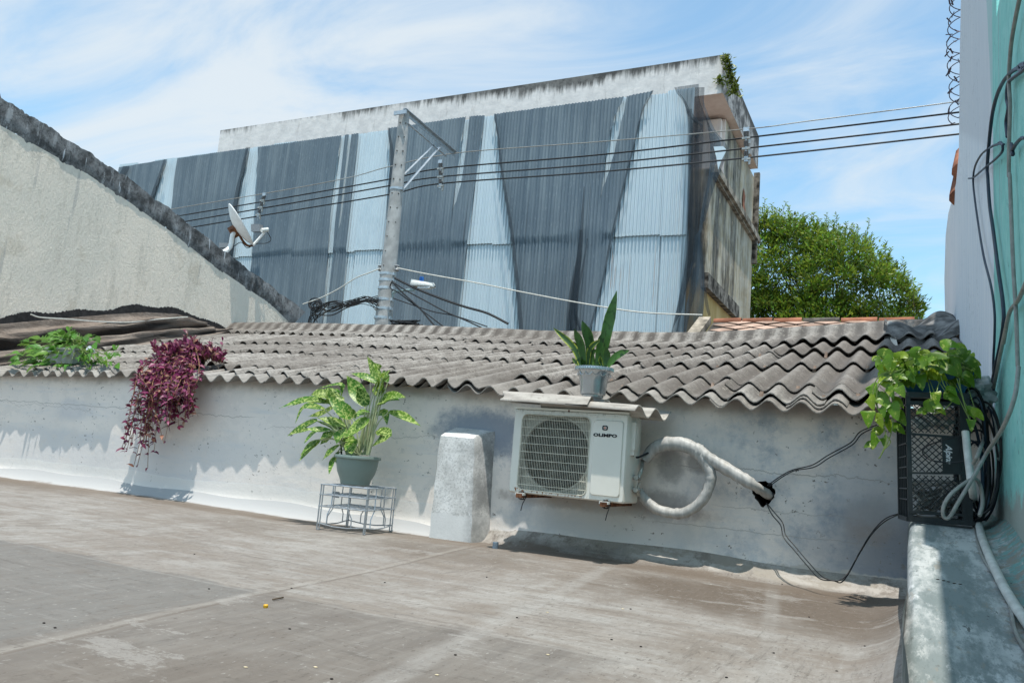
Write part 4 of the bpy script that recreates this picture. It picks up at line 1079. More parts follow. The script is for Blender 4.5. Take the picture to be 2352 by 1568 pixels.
# ================================================================== PURPLE TRAILING PLANT
PP = V((at(*RL(1230,400),Y=5.0).x, 5.0, 0)); PP.z = roofz(PP.x, 5.0)+.05
purple = thing('trailing_plant', 'purple trailing plant spilling over the roof edge and down the white wall', 'plant', tuple(PP))
m = MB(); m.lathe([(.08,0),(.10,.07),(.105,.08),(.09,.08)], PP, 24); link('pot', m, MT['soil'], purple, smoothed=35)
lf = MB(); stm = MB(); rg = random.Random(5)
def pcol():
    k = rg.random()
    if k < .5: g = rg.uniform(.6,1.2); return (g, g*rg.uniform(.7,1.2), g*rg.uniform(.8,1.3))
    if k < .75: g = rg.uniform(1.2,2.0); return (g, g*2.0, g*1.4)
    if k < .93: g = rg.uniform(.35,.7); return (g, g*1.6, g)
    return (2.2, 9, 2.0)
def pleaf(p, d, s=1):
    L = rg.uniform(.042,.072)*s
    q = [p, p+V(d)*L*.5+V((0,0,.006)), p+V(d)*L+V((0,0,-.004))]
    lf.leaf(q, L*rg.uniform(.36,.5), (rg.uniform(-.6,.6), rg.uniform(-1,-.2), rg.uniform(.1,1)), .3, pcol(), 'lance', 3)
# hanging strands: (tip in RL, start on the eave in RL)
strands = []
for k in range(78):
    sx = rg.uniform(.0,1)
    tipx = 800+sx*410+rg.gauss(0,20); tipy = 790+rg.uniform(-140,30) if sx > .45 else 760+rg.uniform(-100,210)
    if k in (3,4,5): tipx, tipy = 905+rg.uniform(-60,55), 1075-60*rg.random()
    if k in (6,7,8): tipx, tipy = 780+rg.uniform(-30,30), 980-50*rg.random()
    if k in (9,10): tipx, tipy = 1040, 915
    topx = 900+sx*330+rg.gauss(0,25)
    strands.append((topx, tipx, tipy))
for topx, tipx, tipy in strands:
    e0 = PP+V((rg.uniform(-.14,.10), rg.uniform(-.1,.05), .12))
    Yh = rg.uniform(4.50,4.66)
    e1 = at(*RL(topx, 480+rg.uniform(-30,20)), Y=4.66)+V((0,0,.03))
    e2 = at(*RL(topx+(tipx-topx)*.45, 590), Y=Yh); e3 = at(*RL(tipx, tipy), Y=Yh+rg.uniform(-.01,.06))
    pts = smooth([e0, (e0+e1)/2+V((0,0,.09+rg.uniform(0,.05))), e1, e2, e3], 26)
    stm.tube(pts, .0022, 4, caps=False)
    for i in range(3, 26):
        p = pts[i]
        if rg.random() < .82:
            a = rg.uniform(0, 2*math.pi); d = V((math.cos(a)*.8, math.sin(a)*.55-.25, rg.uniform(-.75,.35))).normalized()
            pleaf(p, d)
        if rg.random() < .35:
            a = rg.uniform(0, 2*math.pi); pleaf(p, V((math.cos(a), math.sin(a)*.5-.2, rg.uniform(-.4,.5))).normalized(), .9)
# bushy crown with erect tips
for k in range(270):
    a = rg.uniform(0, 2*math.pi); r = math.sqrt(rg.random())
    b = PP+V((.0+.34*r*math.cos(a), -.06+.24*r*math.sin(a), .03+.06*rg.random())); h = rg.uniform(.02,.10)*(1.3-r*.6)
    if k < 10: h += .09
    p = b+V((rg.uniform(-.04,.04), rg.uniform(-.04,.02), h)); stm.tube([b, p], .0022, 4, caps=False)
    for j in range(4):
        q = b.lerp(p, .4+.2*j); an = rg.uniform(0, 2*math.pi); pleaf(q, V((math.cos(an)*.6, math.sin(an)*.5-.1, rg.uniform(.2,1.0))).normalized(), 1.0)
link('foliage', lf, MT['leaf_purple'], purple, smoothed=70); link('stems', stm, MT['drystem'], purple)

# ================================================================== MONSTERA TROUGH ON THE ROOF
MP = at(*RL(415,425),Y=4.96)
MP.z = roofz(MP.x, 4.96)+.06
mon = thing('potted_plant', 'green swiss cheese vine overflowing a grey trough on the corrugated roof edge', 'potted plant', tuple(MP))
m = MB(); 
def trough(w, d, z): return [V((MP.x-w, MP.y-d, MP.z+z)), V((MP.x+w, MP.y-d, MP.z+z)), V((MP.x+w, MP.y+d, MP.z+z)), V((MP.x-w, MP.y+d, MP.z+z))]
rr = [trough(.20,.075,0), trough(.235,.095,.13), trough(.245,.105,.135), trough(.245,.105,.15), trough(.222,.082,.15), trough(.215,.075,.12)]
idr = [[m.vert(p) for p in r_] for r_ in rr]
for i in range(5):
    for k in range(4): m.face((idr[i][k], idr[i][(k+1)%4], idr[i+1][(k+1)%4], idr[i+1][k]))
m.face(idr[0][::-1]); m.face(idr[-1])
link('trough', m, MT['potgrey'], mon)
lf = MB(); stm = MB(); rg = random.Random(21)
def holed(pts, w, up, col):
    # deeply cut leaf: central blade and finger lobes
    a, b, c_ = [V(p) for p in pts]; P = smooth([a, b, c_], 7); up = V(up)
    prev = None
    for i in range(7):
        t = i/6; tg = (P[min(i+1,6)]-P[max(i-1,0)]).normalized(); sd = tg.cross(up).normalized(); nn = sd.cross(tg)
        ww = w*.5*(math.sin(math.pi*(1-(1-t)**1.7)*.95+.05) if t > 0 else .3); core = ww*.45
        row = (lf.vert(P[i]+sd*core+nn*core*.2, col), lf.vert(P[i], col), lf.vert(P[i]-sd*core+nn*core*.2, col))
        if prev: lf.face((prev[0], prev[1], row[1], row[0])); lf.face((prev[1], prev[2], row[2], row[1]))
        if 0 < i < 6:
            for sg in (1,-1):
                o1 = P[i]+sd*sg*core*.9+nn*core*.2; e_ = P[i]+sd*sg*ww+tg*w*.13+nn*ww*.12
                d1 = tg*w*.075
                q = (lf.vert(o1-d1, col), lf.vert(e_-d1*.6, col), lf.vert(e_+d1*.7, col), lf.vert(o1+d1, col)); lf.face(q if sg < 0 else q[::-1])
        prev = row
for k in range(185):
    px = rg.gauss(400,150); px = max(85, min(740, px))
    lim = 190+abs(px-400)**1.25*.075
    py = rg.uniform(lim, 455) if px < 620 else rg.uniform(330, 440)
    if 330 < px < 510 and 330 < py < 430 and rg.random() < .7: py = rg.uniform(230,320)
    Yc = rg.uniform(4.68,5.05) if py > 300 else rg.uniform(4.85,5.15)
    c0 = at(*RL(px,py),Y=Yc)
    zmin = roofz(c0.x, Yc)+.05
    if c0.z < zmin and Yc > 4.66: c0.z = zmin+rg.uniform(0,.03)
    root = MP+V((rg.uniform(-.18,.18), rg.uniform(-.05,.05), .14))
    d = (c0-root); d.z *= .3; d.y -= .1; d = d.normalized() if d.length > .01 else V((1,0,0))
    L = rg.uniform(.10,.165); a = c0-d*L*.5; e_ = c0+d*L*.5+V((0,0,-rg.uniform(.0,.05)))
    g = rg.uniform(.65,1.3); col_ = (g*rg.uniform(.9,1.5), g, g*rg.uniform(.7,1.2))
    up = (rg.uniform(-.4,.4), -.7+rg.uniform(-.3,.3), .8)
    if rg.random() < .55: holed([a, c0+V((0,0,.015)), e_], L*.62, up, col_)
    else: lf.leaf([a, c0+V((0,0,.012)), e_], L*.5, up, .2, col_, 'heart', 5)
    if rg.random() < .7: stm.tube(smooth([root, (root+a)/2+V((0,0,.05)), a], 7), .0028, 4, caps=False)
for px, py in ((440,172),(735,290),(700,350),(90,380)):
    c0 = at(*RL(px,py+30),Y=4.95); e_ = at(*RL(px,py),Y=4.95); stm.tube([MP+V((0,0,.12)), c0, e_], .0025, 4); 
    for s in (-1,1): lf.leaf([c0, c0.lerp(e_,.5)+V((.03*s,0,.01)), e_+V((.05*s,0,0))], .035, (0,-1,.5), .2, (1.4,1.2,.9), 'heart', 4)
link('foliage', lf, MT['leaf_mon'], mon, smoothed=70); link('stems', stm, MT['stem'], mon)
m = MB(); cp = at(*RL(578,322),Y=4.87); m.lathe([(.018,-.03),(.028,.03),(.030,.032),(.024,.03)], cp, 16, Matrix.Rotation(R_(70),3,'X'))
tag(link('plastic_cup', m, MT['cup'], smoothed=40), 'translucent plastic cup caught among the green vine leaves on the roof', 'cup')

# ================================================================== CRATE, POTHOS, CABLES ON THE LEDGE
CB = V((.005, 4.20, -.132)); TH = R_(7)
cr = thing('plastic_crate', 'black plastic lattice crate standing on end on the ledge under the pothos', 'crate', tuple(CB))
rotc = Matrix.Rotation(TH, 3, 'Z') @ Matrix.Rotation(R_(-1.6), 3, 'Y')
def C(x, y, z): return CB+rotc @ V((x, y, z))
def cbar(mb, a, b, w, h):
    mb.bar(C(*a), C(*b), w, h, up=rotc @ V((0,1,0)))
W_, D_, H_ = .262, .30, .60
m = MB()
for x in (.008, W_-.02): cbar(m, (x,0,0), (x,0,H_), .02 if x < .1 else .042, .016)
for z, h in ((.012,.024),(.045,.012),(H_-.012,.024),(H_-.05,.018),(.222,.010),(.405,.010)): cbar(m, (0,.0,z), (W_,.0,z+(.012 if .1 < z < .3 else (-.012 if .3 < z < .5 else 0))), h, .020)
for x in (0, W_):
    for y in (D_-.012,): cbar(m, (x,y,0), (x,y,H_), .022, .022)
    for z in (.01, H_-.01): cbar(m, (x,0,z), (x,D_,z), .02, .02)
for z in (.01, H_-.01): cbar(m, (0,D_,z), (W_,D_,z), .02, .02)
link('frame', m, MT['black'], cr)
m = MB()
def lattice(x0, x1, z0, z1, st_, y=0.004):
    for sg in (1,-1):
        k = -int((z1-z0)/st_)-2
        while k*st_ < (x1-x0)+(z1-z0):
            # line x = x0 + k*st + s, z = z0 + s (or mirrored)
            pts = []
            s0 = max(0, -k*st_); s1 = min(z1-z0, (x1-x0)-k*st_)
            if s1-s0 > .006:
                xa, xb = x0+k*st_+s0, x0+k*st_+s1
                if sg < 0: xa, xb = x0+x1-xa, x0+x1-xb
                cbar(m, (xa, y, z0+s0), (xb, y, z0+s1), .0042, .006)
            k += 1
lattice(.02, W_-.04, .06, .215, .030); lattice(.02, W_-.04, .232, .402, .030); lattice(.02, W_-.04, .412, H_-.06, .030)
link('lattice', m, MT['black'], cr)
m = MB()   # slotted side walls
for x in (0.0, W_):
    for z in (.10,.15,.20,.25,.30,.36,.42,.48,.54): cbar(m, (x,0,z), (x,D_,z), .006, .010)
    for y in (.06,.12,.18,.24): cbar(m, (x,y,0), (x,y,H_), .010, .005)
m.box(C(W_/2, D_/2, H_+.0), (W_-.01, D_-.01, .006), rotc)
link('side_walls', m, MT['black'], cr)
m = MB(); m.box(C(.183, -.004, .312), (.074, .006, .165), rotc); pl_ = link('logo_plate', m, MT['black'], cr)
vs, fs = text_mb('Alpina', .060, .35, .0008, .92)
m = MB(); rt = Matrix.Rotation(R_(90), 3, 'Y')
for v in vs:
    p = V((v[1]*.62, -.0085-v[2], -v[0]*.62)); m.vert(C(.172, 0, .318)+rotc @ p)
for f in fs: m.face(f)
link('lettering', m, MT['whiteprint'], pl_)
# things inside the crate
m = MB(); rg = random.Random(9)
for k in range(16):
    pts = [C(rg.uniform(.03,W_-.03), rg.uniform(.05,.25), rg.uniform(.03,.2)) for _ in range(5)]
    m.tube(smooth(pts, 24), rg.choice((.005,.007,.004)), 5)
tag(link('cable_coil', m, MT['cablegrey'], smoothed=60), 'grey cables bundled inside the black crate', 'cables')
m = MB()
for k in range(5):
    p = C(.07+.03*k, .14+.02*(k%2), .46+.015*(k%3)); m.box(p, (.05,.08,.018), Matrix.Rotation(rg.uniform(-1,1),3,'Z') @ Matrix.Rotation(rg.uniform(-.6,.6),3,'X'))
tag(link('scrap', m, MT['wood']), 'pale scraps stored behind the lattice of the black crate', 'scrap')

# blue planter and pothos
PB = C(W_/2+.01, .13, H_+.004)
pot_ = thing('potted_plant', 'yellow green pothos vine trailing from a blue planter on top of the black crate', 'potted plant', tuple(PB))
m = MB()
def tb(w, d, z): return [V((PB.x-w, PB.y-d, PB.z+z)), V((PB.x+w, PB.y-d, PB.z+z)), V((PB.x+w, PB.y+d, PB.z+z)), V((PB.x-w, PB.y+d, PB.z+z))]
idr = [[m.vert(p) for p in r_] for r_ in (tb(.12,.08,0), tb(.15,.11,.085), tb(.158,.118,.088), tb(.158,.118,.1), tb(.14,.1,.1), tb(.135,.095,.08))]
for i in range(5):
    for k in range(4): m.face((idr[i][k], idr[i][(k+1)%4], idr[i+1][(k+1)%4], idr[i+1][k]))
m.face(idr[0][::-1]); m.face(idr[-1])
link('planter', m, MT['potblue'], pot_)
lf = MB(); stm = MB(); rg = random.Random(33)
def hleaf(c0, d, L, up, col_):
    d = V(d).normalized(); a = c0-d*L*.4; e_ = c0+d*L*.6
    lf.leaf([a, c0+V((0,0,.012)), e_-V((0,0,.012))], L*.92, up, .18, col_, 'heart', 9)
sk = L_ = .51/1.6735/F*4.6
PL = [(380,235,100,90),(250,320,110,60),(150,320,80,-40),(235,250,80,20),(320,250,70,20),(685,165,130,10),(770,185,80,-20),(600,260,110,20),(660,350,120,-10),(760,370,100,-60),(840,310,90,-20),(880,350,80,-50),(730,250,100,0),(470,370,100,30),(580,540,95,-80),(690,500,80,-20),(690,555,80,-20),(330,370,80,-70),(300,490,100,-40),(180,440,80,-30),(230,500,80,-50),(290,590,90,-20),(100,490,80,-70),(90,580,80,-60),(170,570,100,-30),(260,640,90,-60),(70,690,90,-85),(150,720,70,-50),(215,750,70,-60),(290,790,90,-10),(140,810,80,170),(125,870,70,-110),(90,915,60,170),(190,870,60,-80),(560,620,80,20),(480,660,60,170),(610,650,60,-10),(440,210,80,60),(530,310,80,0),(420,310,80,-20),(500,240,80,0),(810,290,90,-30),(300,330,90,-30),(860,390,60,-60),(130,270,70,-10),(840,660,70,-40),(890,680,70,-20),(850,740,60,-90),(220,380,90,-60),(180,640,80,-70),(550,400,90,-30),(620,310,90,10),(700,420,80,-60),(790,420,60,-20),(360,290,80,0),(280,410,80,-50),(205,680,80,-80),(120,530,80,-60),(310,700,80,-40)]
for k in range(115): PL.append((rg.uniform(170,870), rg.uniform(225,430), rg.uniform(60,95), rg.uniform(-90,40)))
for i, (px, py, sz, ang) in enumerate(PL):
    trail = px < 330 and py > 430
    Yc = rg.uniform(4.10,4.22) if trail else (rg.uniform(4.05,4.16) if py > 470 else rg.uniform(4.12,4.48))
    c0 = at(*RC(px, py), Y=Yc); a = R_(ang)
    d = V((math.cos(a), -.25+rg.uniform(-.3,.2), math.sin(a)))
    g = rg.uniform(.6,1.25); yel = rg.random() < .25
    hleaf(c0, d, sz*sk*1.02*rg.uniform(.75,1.15), (rg.uniform(-.5,.5), -.8, rg.uniform(.2,.9)), (g*(2.0 if yel else 1.1), g*(1.3 if yel else 1), g))
    if not trail:
        root = PB+V((rg.uniform(-.1,.1), rg.uniform(-.06,.06), .1))
        stm.tube(smooth([root, (root+c0)/2+V((0,0,.05)), c0], 7), .0018, 4, caps=False)
for tr_ in ([(330,330),(230,380),(150,460),(140,600),(190,760),(210,870),(160,1000)], [(350,330),(260,430),(230,560),(260,700),(240,830),(180,960),(150,1005)], [(300,340),(160,380),(110,500),(150,640),(200,760)], [(620,380),(650,460),(720,540),(640,640),(560,670)], [(740,400),(780,520),(820,660),(880,690)], [(760,400),(770,480),(800,600),(850,740)], [(220,840),(240,880),(200,930)]):
    stm.tube(smooth([at(*RC(x,y),Y=4.15) for x,y in tr_], 24), .0026, 5)
link('foliage', lf, MT['leaf_pothos'], pot_, smoothed=70); link('vines', stm, MT['stem'], pot_, smoothed=60)

# plastic bag behind the crate
m = MB(); bc = at(*RC(870,500),Y=4.42)
def bagf(u, v):
    a = u*2*math.pi; b = v*math.pi; r = .075*(1+.25*math.sin(3*a+4*b)+.15*math.sin(7*a-5*b))
    return bc+V((r*1.1*math.sin(b)*math.cos(a), r*.8*math.sin(b)*math.sin(a), r*.9*math.cos(b)))
m.grid(bagf, 28, 16)
tag(link('plastic_bag', m, MT['bag'], smoothed=25), 'crumpled cloudy plastic bag tucked between the crate and the teal wall', 'plastic bag')
# tangle of cables in the corner: a handful of loops each an object
rg = random.Random(17)
for k in range(16):
    m = MB(); c0 = at(*RC(rg.uniform(840,1000), 560), Y=4.42); x0 = min(.36, c0.x); a0 = rg.uniform(.05,.3)
    pts = []
    top = rg.uniform(.25,.52); bot = -.12+rg.uniform(0,.06); wx = rg.uniform(.03,.085)
    xc = .295+rg.uniform(-.03,.03); yc = 4.40+rg.uniform(-.12,.12)
    for i in range(18):
        a = i/17*2*math.pi*rg.uniform(.98,1.02)+a0
        pts.append(V((xc+wx*math.cos(a), yc+.06*math.sin(a*2+k), (top+bot)/2+(top-bot)/2*math.sin(a))))
    m.tube(smooth(pts, 60), rg.choice((.0045,.0055,.007)), 5)
    mt_ = MT['cablewhite'] if k in (4, 11) else (MT['cableblue'] if k % 3 == 0 else MT['cable'])
    tag(link('cable_loop', m, mt_, smoothed=60), 'pale grey cable loop among the black coils between crate and teal wall' if k in (4,11) else 'black cable loop in the tangle hanging between the crate and the teal wall', 'cable', 'pale loops in the cable tangle' if k in (4,11) else 'black loops in the cable tangle')
# conduit on the ledge
def onl(x, y, off=0):
    d = ray(x, y); t = (-.686+off)/(d.z-.13*d.y); return d*t
def zl(x, y, z=-.118): return at(x, y, Z=z)
pp = [at(*R6(562,505),Y=4.17), at(*R6(572,600),Y=4.12), at(*R6(590,740),Y=4.0), onl(*R6(605,830),.03), onl(*R6(635,960),.016), onl(*R6(700,1110),.016), onl(*R6(760,1220),.016), onl(*R6(850,1350),.016), onl(*R6(960,1500),.016)]
m = MB(); sp_ = smooth(pp, 50); m.tube(sp_[:20], .0165, 10); m.tube(sp_[19:], .0155, 10)
for k in (3.4,): p = smooth(pp, 50)[18]; q = smooth(pp, 50)[19]; m.tube([p, q], .0178, 10)
tag(link('conduit', m, MT['pvc'], smoothed=50), 'pale plastic conduit pipe running down from the crate along the ledge', 'conduit')
cable('cable', 'flat grey cable lying on the ledge beside the conduit pipe', 'cable', [at(*R6(580,720),Y=4.05), onl(*R6(588,860),.016), onl(*R6(625,1010),.007), onl(*R6(690,1120),.007), onl(*R6(745,1220),.007), onl(*R6(775,1350),.007), onl(*R6(830,1440),.007), onl(*R6(930,1520),.007)], .0055, MT['cablegrey'])
# cables hanging on the teal wall
XC = .365
def tx(pts, f, X=XC): return [at(*f(x, y), X=X) for x, y in pts]
def tx5(pts, X=XC): return tx(pts, R5, X)
c1 = tx([(835,575),(760,620),(690,700),(630,830),(590,1000),(562,1250),(548,1450)], R7)+tx5([(668,760),(676,880),(690,980),(712,1150),(735,1320),(732,1420),(705,1560)])+tx([(668,330),(655,420)], R6)
cable('cable', 'dark cable arching from the upper knot down the middle of the teal wall', 'cable', c1, .0085, MT['cableblue'], 90)
c2 = tx([(650,1240),(590,1262),(500,1330),(445,1430),(428,1530)], R7)+tx5([(608,820),(625,950),(650,1100),(682,1230),(697,1340),(697,1450),(692,1560)])+tx([(682,330)], R6)
cable('cable', 'slimmer dark cable leaving the lower knot over the white paint edge', 'cable', c2, .006, MT['cableblue'], 90)
c3 = tx([(850,-60),(825,0),(775,250),(748,450),(735,700),(745,900),(738,1200),(735,1500)], R7)+tx5([(763,760),(770,950),(778,1150),(790,1350),(797,1560)])+[at(*R6(786,240),X=XC), at(*R6(770,360),X=.34), at(*R6(720,490),X=.31), at(*R6(655,590),Y=3.95), at(*R6(600,690),Y=3.85), at(*R6(540,790),Y=3.8), at(*R6(495,865),Y=3.78), at(*R6(470,862),Y=3.78), at(*R6(472,815),Y=3.78), at(*R6(510,760),Y=3.8), at(*R6(590,705),Y=3.9), at(*R6(622,725),Y=4.0), at(*R6(635,800),Y=4.0), at(*R6(622,860),Y=3.95)]
cable('cable', 'long thick grey cable down the teal wall, looping in front of the crate', 'cable', c3, .0078, MT['cablegrey'], 190)
c4 = tx([(865,1140),(840,1200),(800,1290),(760,1350),(735,1480)], R5)+tx([(735,60),(705,200),(680,330),(655,480)], R6)+[at(*R6(620,590),Y=4.0), at(*R6(595,640),Y=4.02)]
cable('cable', 'grey cable slanting in from the right edge down the teal wall behind the crate', 'cable', c4, .008, MT['cablegrey'], 80)
c5 = tx([(880,545),(835,560),(815,585),(835,605),(860,590),(840,560),(880,585),(760,680),(725,730),(718,860),(730,930),(712,1050),(722,1180)], R7)
cable('cable', 'dark knotted cable tail at the top right of the teal wall', 'cable', c5, .0075, MT['cableblue'], 90)
c6 = tx([(880,1190),(840,1195),(790,1250),(760,1310),(770,1330),(755,1240)], R7)
cable('cable', 'short hooked dark cable end near the right edge of the teal wall', 'cable', c6, .0075, MT['cableblue'], 50)
c7 = tx([(690,1245),(650,1240),(632,1248),(660,1225),(680,1255),(675,1310),(620,1370),(560,1420),(500,1470),(430,1530),(388,1537)], R7)
cable('cable', 'short dark cable loop with a knot crossing the white paint edge', 'cable', c7, .006, MT['cableblue'], 80)
cable('cable', 'thin black cable loop crossing the front of the crate', 'cable', [at(*R6(x,y),Y=4.15) for x,y in ((545,520),(470,540),(400,565),(382,595),(420,625),(500,635),(590,625))], .0035, MT['cable'], 60)

# ================================================================== TERRACE LITTER
def blobm(p, r, sx=1, sz=.6):
    m = MB(); rg2 = random.Random(int(abs(p[0]*1000))); f = lambda u, v: V(p)+V((r*sx*math.sin(v*math.pi)*math.cos(u*2*math.pi)*(1+.2*math.sin(u*12)), r*math.sin(v*math.pi)*math.sin(u*2*math.pi), r*sz*(math.cos(v*math.pi)+.8)))
    m.grid(f, 10, 6); return m
def onf(x, y): p = at(x, y, Z=-.552); return V((p.x, p.y, floorz(p.x, p.y)))
p = onf(610,1394); m = MB(); m.lathe([(.007,0),(.008,.003),(.008,.009),(.006,.011)], p, 14)
tag(link('bottle_cap', m, MT['yellow'], smoothed=40), 'small yellow plastic cap lying alone on the terrace floor', 'cap')
p = at(1138,1253,Z=-.53); m = MB(); m.lathe([(.018,-.02),(.018,.022),(.016,.024)], p, 16)
tag(link('pipe_cap', m, MT['capblue'], smoothed=40), 'small blue grey pipe cap standing on the floor beside the pillar', 'cap')
m = MB(); m.tube([onf(*R3(1232,478))+V((0,0,.005)), onf(*R3(1280,470))+V((0,0,.006))], .003, 5)
tag(link('twig', m, MT['bark']), 'dark twig lying on the terrace floor near the yellow cap', 'twig')
for px, py in (R3(880,262),R3(945,424),R3(1318,420),R3(200,572),R3(250,592),R3(1310,605),R3(1740,393),R3(2200,372),R3(1500,825),R3(2058,730),R4(605,513),R4(520,658),R4(650,690),R4(1240,716),R4(1278,400),R4(1398,540),R4(1645,690),R4(100,555),R4(1030,828),R4(1520,798)):
    p = onf(px, py); tag(link('pebble', blobm(p, .0034, 1.3), MT['pebble'], origin=tuple(p), smoothed=80), 'tiny dark pebble on the terrace floor', 'pebble', 'pebbles on the terrace floor')
for px, py in (R3(1112,768),R3(1427,772),R3(1975,815),R4(570,512),R4(237,722),R4(235,530)):
    p = onf(px, py); tag(link('speck', blobm(p, .004, 1.5, .4), MT['gum'], origin=tuple(p), smoothed=80), 'small pale crumb of mortar on the terrace floor', 'debris', 'pale crumbs on the terrace floor')
for px, py in (R6(470,1135),R6(490,1140),R6(515,1147),R6(445,1130),R6(540,1150),R6(670,915)):
    p = onl(px, py, .004); tag(link('leaf_litter', blobm(p, .0042, 1.4, .4), MT['soil'], origin=tuple(p), smoothed=80), 'small dark clump of rotted leaf on the ledge', 'debris', 'leaf litter on the ledge')

# ================================================================== THE CORRUGATED BUILDING
bld = thing('warehouse_building', 'tall old building clad in pale blue corrugated metal with a stained white parapet', 'building', (-11, 17, -4.2))
XR = -3.60
m = MB(); m.box(((-21.5+XR)/2, 17.75, .95), (XR+21.5, 5.0, 10.3)); link('lower_wall', m, MT['side'], bld)
m = MB(); m.box(((-17.1+XR)/2, 18.35, 6.83), (XR+17.1-.02, 3.7, 1.68)); m.box((XR-.32, 16.42, 6.8), (.5, .2, 1.62)); link('upper_wall', m, MT['side'], bld)
m = MB(); m.box(((-17.6-3.44)/2, 17.5, 8.13), (17.6-3.44, 4.30, .84))
link('parapet', m, MT['parapet'], bld)
m = MB(); m.box((XR+.06, 17.95, 6.10), (.16, 5.2, .15)); m.box((XR+.03, 17.95, 6.0), (.09, 5.1, .06)); link('moulding', m, MT['ledge_old2'], bld)
m = MB(); m.box((XR+.05, 16.6, 3.72), (.14, 3.2, .30)); link('moulding', m, MT['ledge_old'], bld)
m = MB(); m.box((XR+.05, 20.2, 6.6), (.14, .12, 2.4)); link('corner_pipe', m, MT['ledge_old'], bld)
m = MB()
hp_ = [at(*RB(x,y),X=XR) for x,y in ((793,755),(800,790),(796,830),(803,870),(797,885),(790,850),(788,800))]
m.prism([p+V((.004,0,0)) for p in hp_], (.012,0,0)); link('brick_scar', m, MT['ridgeclay'], bld)
# corrugated sheets
ZP = .076
def zsheet(x0, x1, z0, z1, y):
    mb = MB(); n_ = int((x1-x0)/ZP*8)
    def fn(u, v):
        x = x0+(x1-x0)*u; return (x, y+.018*u+.019*math.sin(2*math.pi*x/ZP), z0+(z1-z0)*v)
    mb.grid(fn, n_, 2); link('metal_sheet', mb, MT['zinc'], bld, smoothed=70)
rg = random.Random(2)
x = -21.2; k = 0
while x < -3.95:
    w = min(.80, -3.93-x)
    zt_ = 7.70+rg.uniform(-.03,.03)
    zsheet(x, x+w, 4.66+rg.uniform(-.02,.02), zt_, 14.98+.012*(k % 2)); zsheet(x+.02, x+w+.02, 1.5, 4.76, 15.02+.012*(k % 2))
    x += .76; k += 1
# weeds on the parapet corner
lf = MB(); rg = random.Random(8)
for k in range(420):
    t = rg.random(); px, py = 600+rg.gauss(60,45)*t, 0
    y0 = 200+t*480; xx = 600+t*110+rg.gauss(0,22+20*t)
    if rg.random() < .12: xx, y0 = rg.uniform(480,560), rg.uniform(470,540)
    q = ((2600+xx*.319)/1.6735, (150+y0*.319)/1.6735)
    p = at(*q, Y=15.27); g = rg.uniform(.6,1.5)
    lf.petal(p, (rg.uniform(-1,1), rg.uniform(-.8,.1), rg.uniform(-.6,.8)), rg.uniform(.06,.13), rg.uniform(.03,.06), (rg.uniform(-.5,.5),-1,.6), (g*1.3,g*1.1,g*.8))
tag(link('weeds', lf, MT['leaf_moss'], smoothed=80), 'green weeds growing on the top corner of the stained parapet', 'weeds')

# shade net
net = thing('shade_net', 'torn dark shade net hanging over the corrugated metal front of the building', 'netting', (-11, 14.8, 4))
def bnd(f, pts): return [f(*p) for p in pts]
B = []   # (left polyline, right polyline) of every strip of netting, top to bottom
gapL = {}
G1 = (bnd(RG,[(906,455),(870,560),(830,680),(790,800),(740,960)]), bnd(RG,[(972,448),(955,560),(932,740),(905,900),(880,1050)]))
G2 = (bnd(RG,[(1358,393),(1335,500),(1300,650),(1280,900),(1262,1050),(1240,1300)]), bnd(RG,[(1413,388),(1405,560),(1395,750),(1380,960),(1365,1060),(1350,1300)]))
G3 = (bnd(RN,[(256,515),(240,600),(215,760),(203,900),(190,1080),(176,1240),(165,1420)]), bnd(RN,[(272,513),(258,640),(242,780),(225,920),(211,1080),(195,1240),(178,1420)]))
G4 = (bnd(RN,[(290,511),(275,640),(262,760),(245,900),(232,1000),(218,1200),(200,1420)]), bnd(RN,[(304,510),(288,640),(272,760),(252,900),(232,1000),(218,1200),(200,1420)]))
G5 = (bnd(RN,[(332,505),(318,650),(300,800),(284,950),(272,1100),(256,1250),(238,1420)]), bnd(RN,[(472,483),(478,560),(478,700),(470,850),(455,1000),(440,1200),(412,1420)]))
G6 = (bnd(RN,[(833,430),(812,520),(795,640),(783,740),(771,850),(760,1000),(740,1420)]), bnd(RN,[(848,428),(835,560),(818,680),(798,780),(772,870),(760,1000),(740,1420)]))
G7 = (bnd(RN,[(918,424),(905,520),(886,640),(866,800),(846,950),(828,1080),(805,1260),(785,1430)]), bnd(RN,[(962,418),(976,500),(990,640),(1010,760),(1036,930),(1052,1080),(1066,1240),(1080,1430)]))
G9 = (bnd(RB,[(238,338),(205,400),(180,480),(163,560),(150,640),(138,750),(110,900),(40,1450)]), bnd(RB,[(252,336),(228,440),(205,540),(185,620),(165,690),(140,760),(110,900),(40,1450)]))
G10 = (bnd(RB,[(372,312),(335,360),(312,440),(290,540),(265,640),(232,780),(192,960),(150,1130),(74,1450)]), bnd(RB,[(470,300),(505,345),(522,400),(530,480),(532,620),(530,760),(524,940),(508,1120),(488,1280),(455,1450)]))
LE = (None, [(274,388),(262,420),(250,470),(240,540),(230,640)])
right_edge = bnd(RB,[(586,284),(590,340),(612,400),(645,480),(690,545),(660,660),(630,780),(612,880),(600,960),(575,1040)])
strips = [(LE[1], G1[0]), (G1[1], G2[0]), (G2[1], G3[0]), (G3[1], G4[0]), (G4[1], G5[0]), (G5[1], G6[0]), (G6[1], G7[0]), (G7[1], G9[0]), (G9[1], G10[0])]
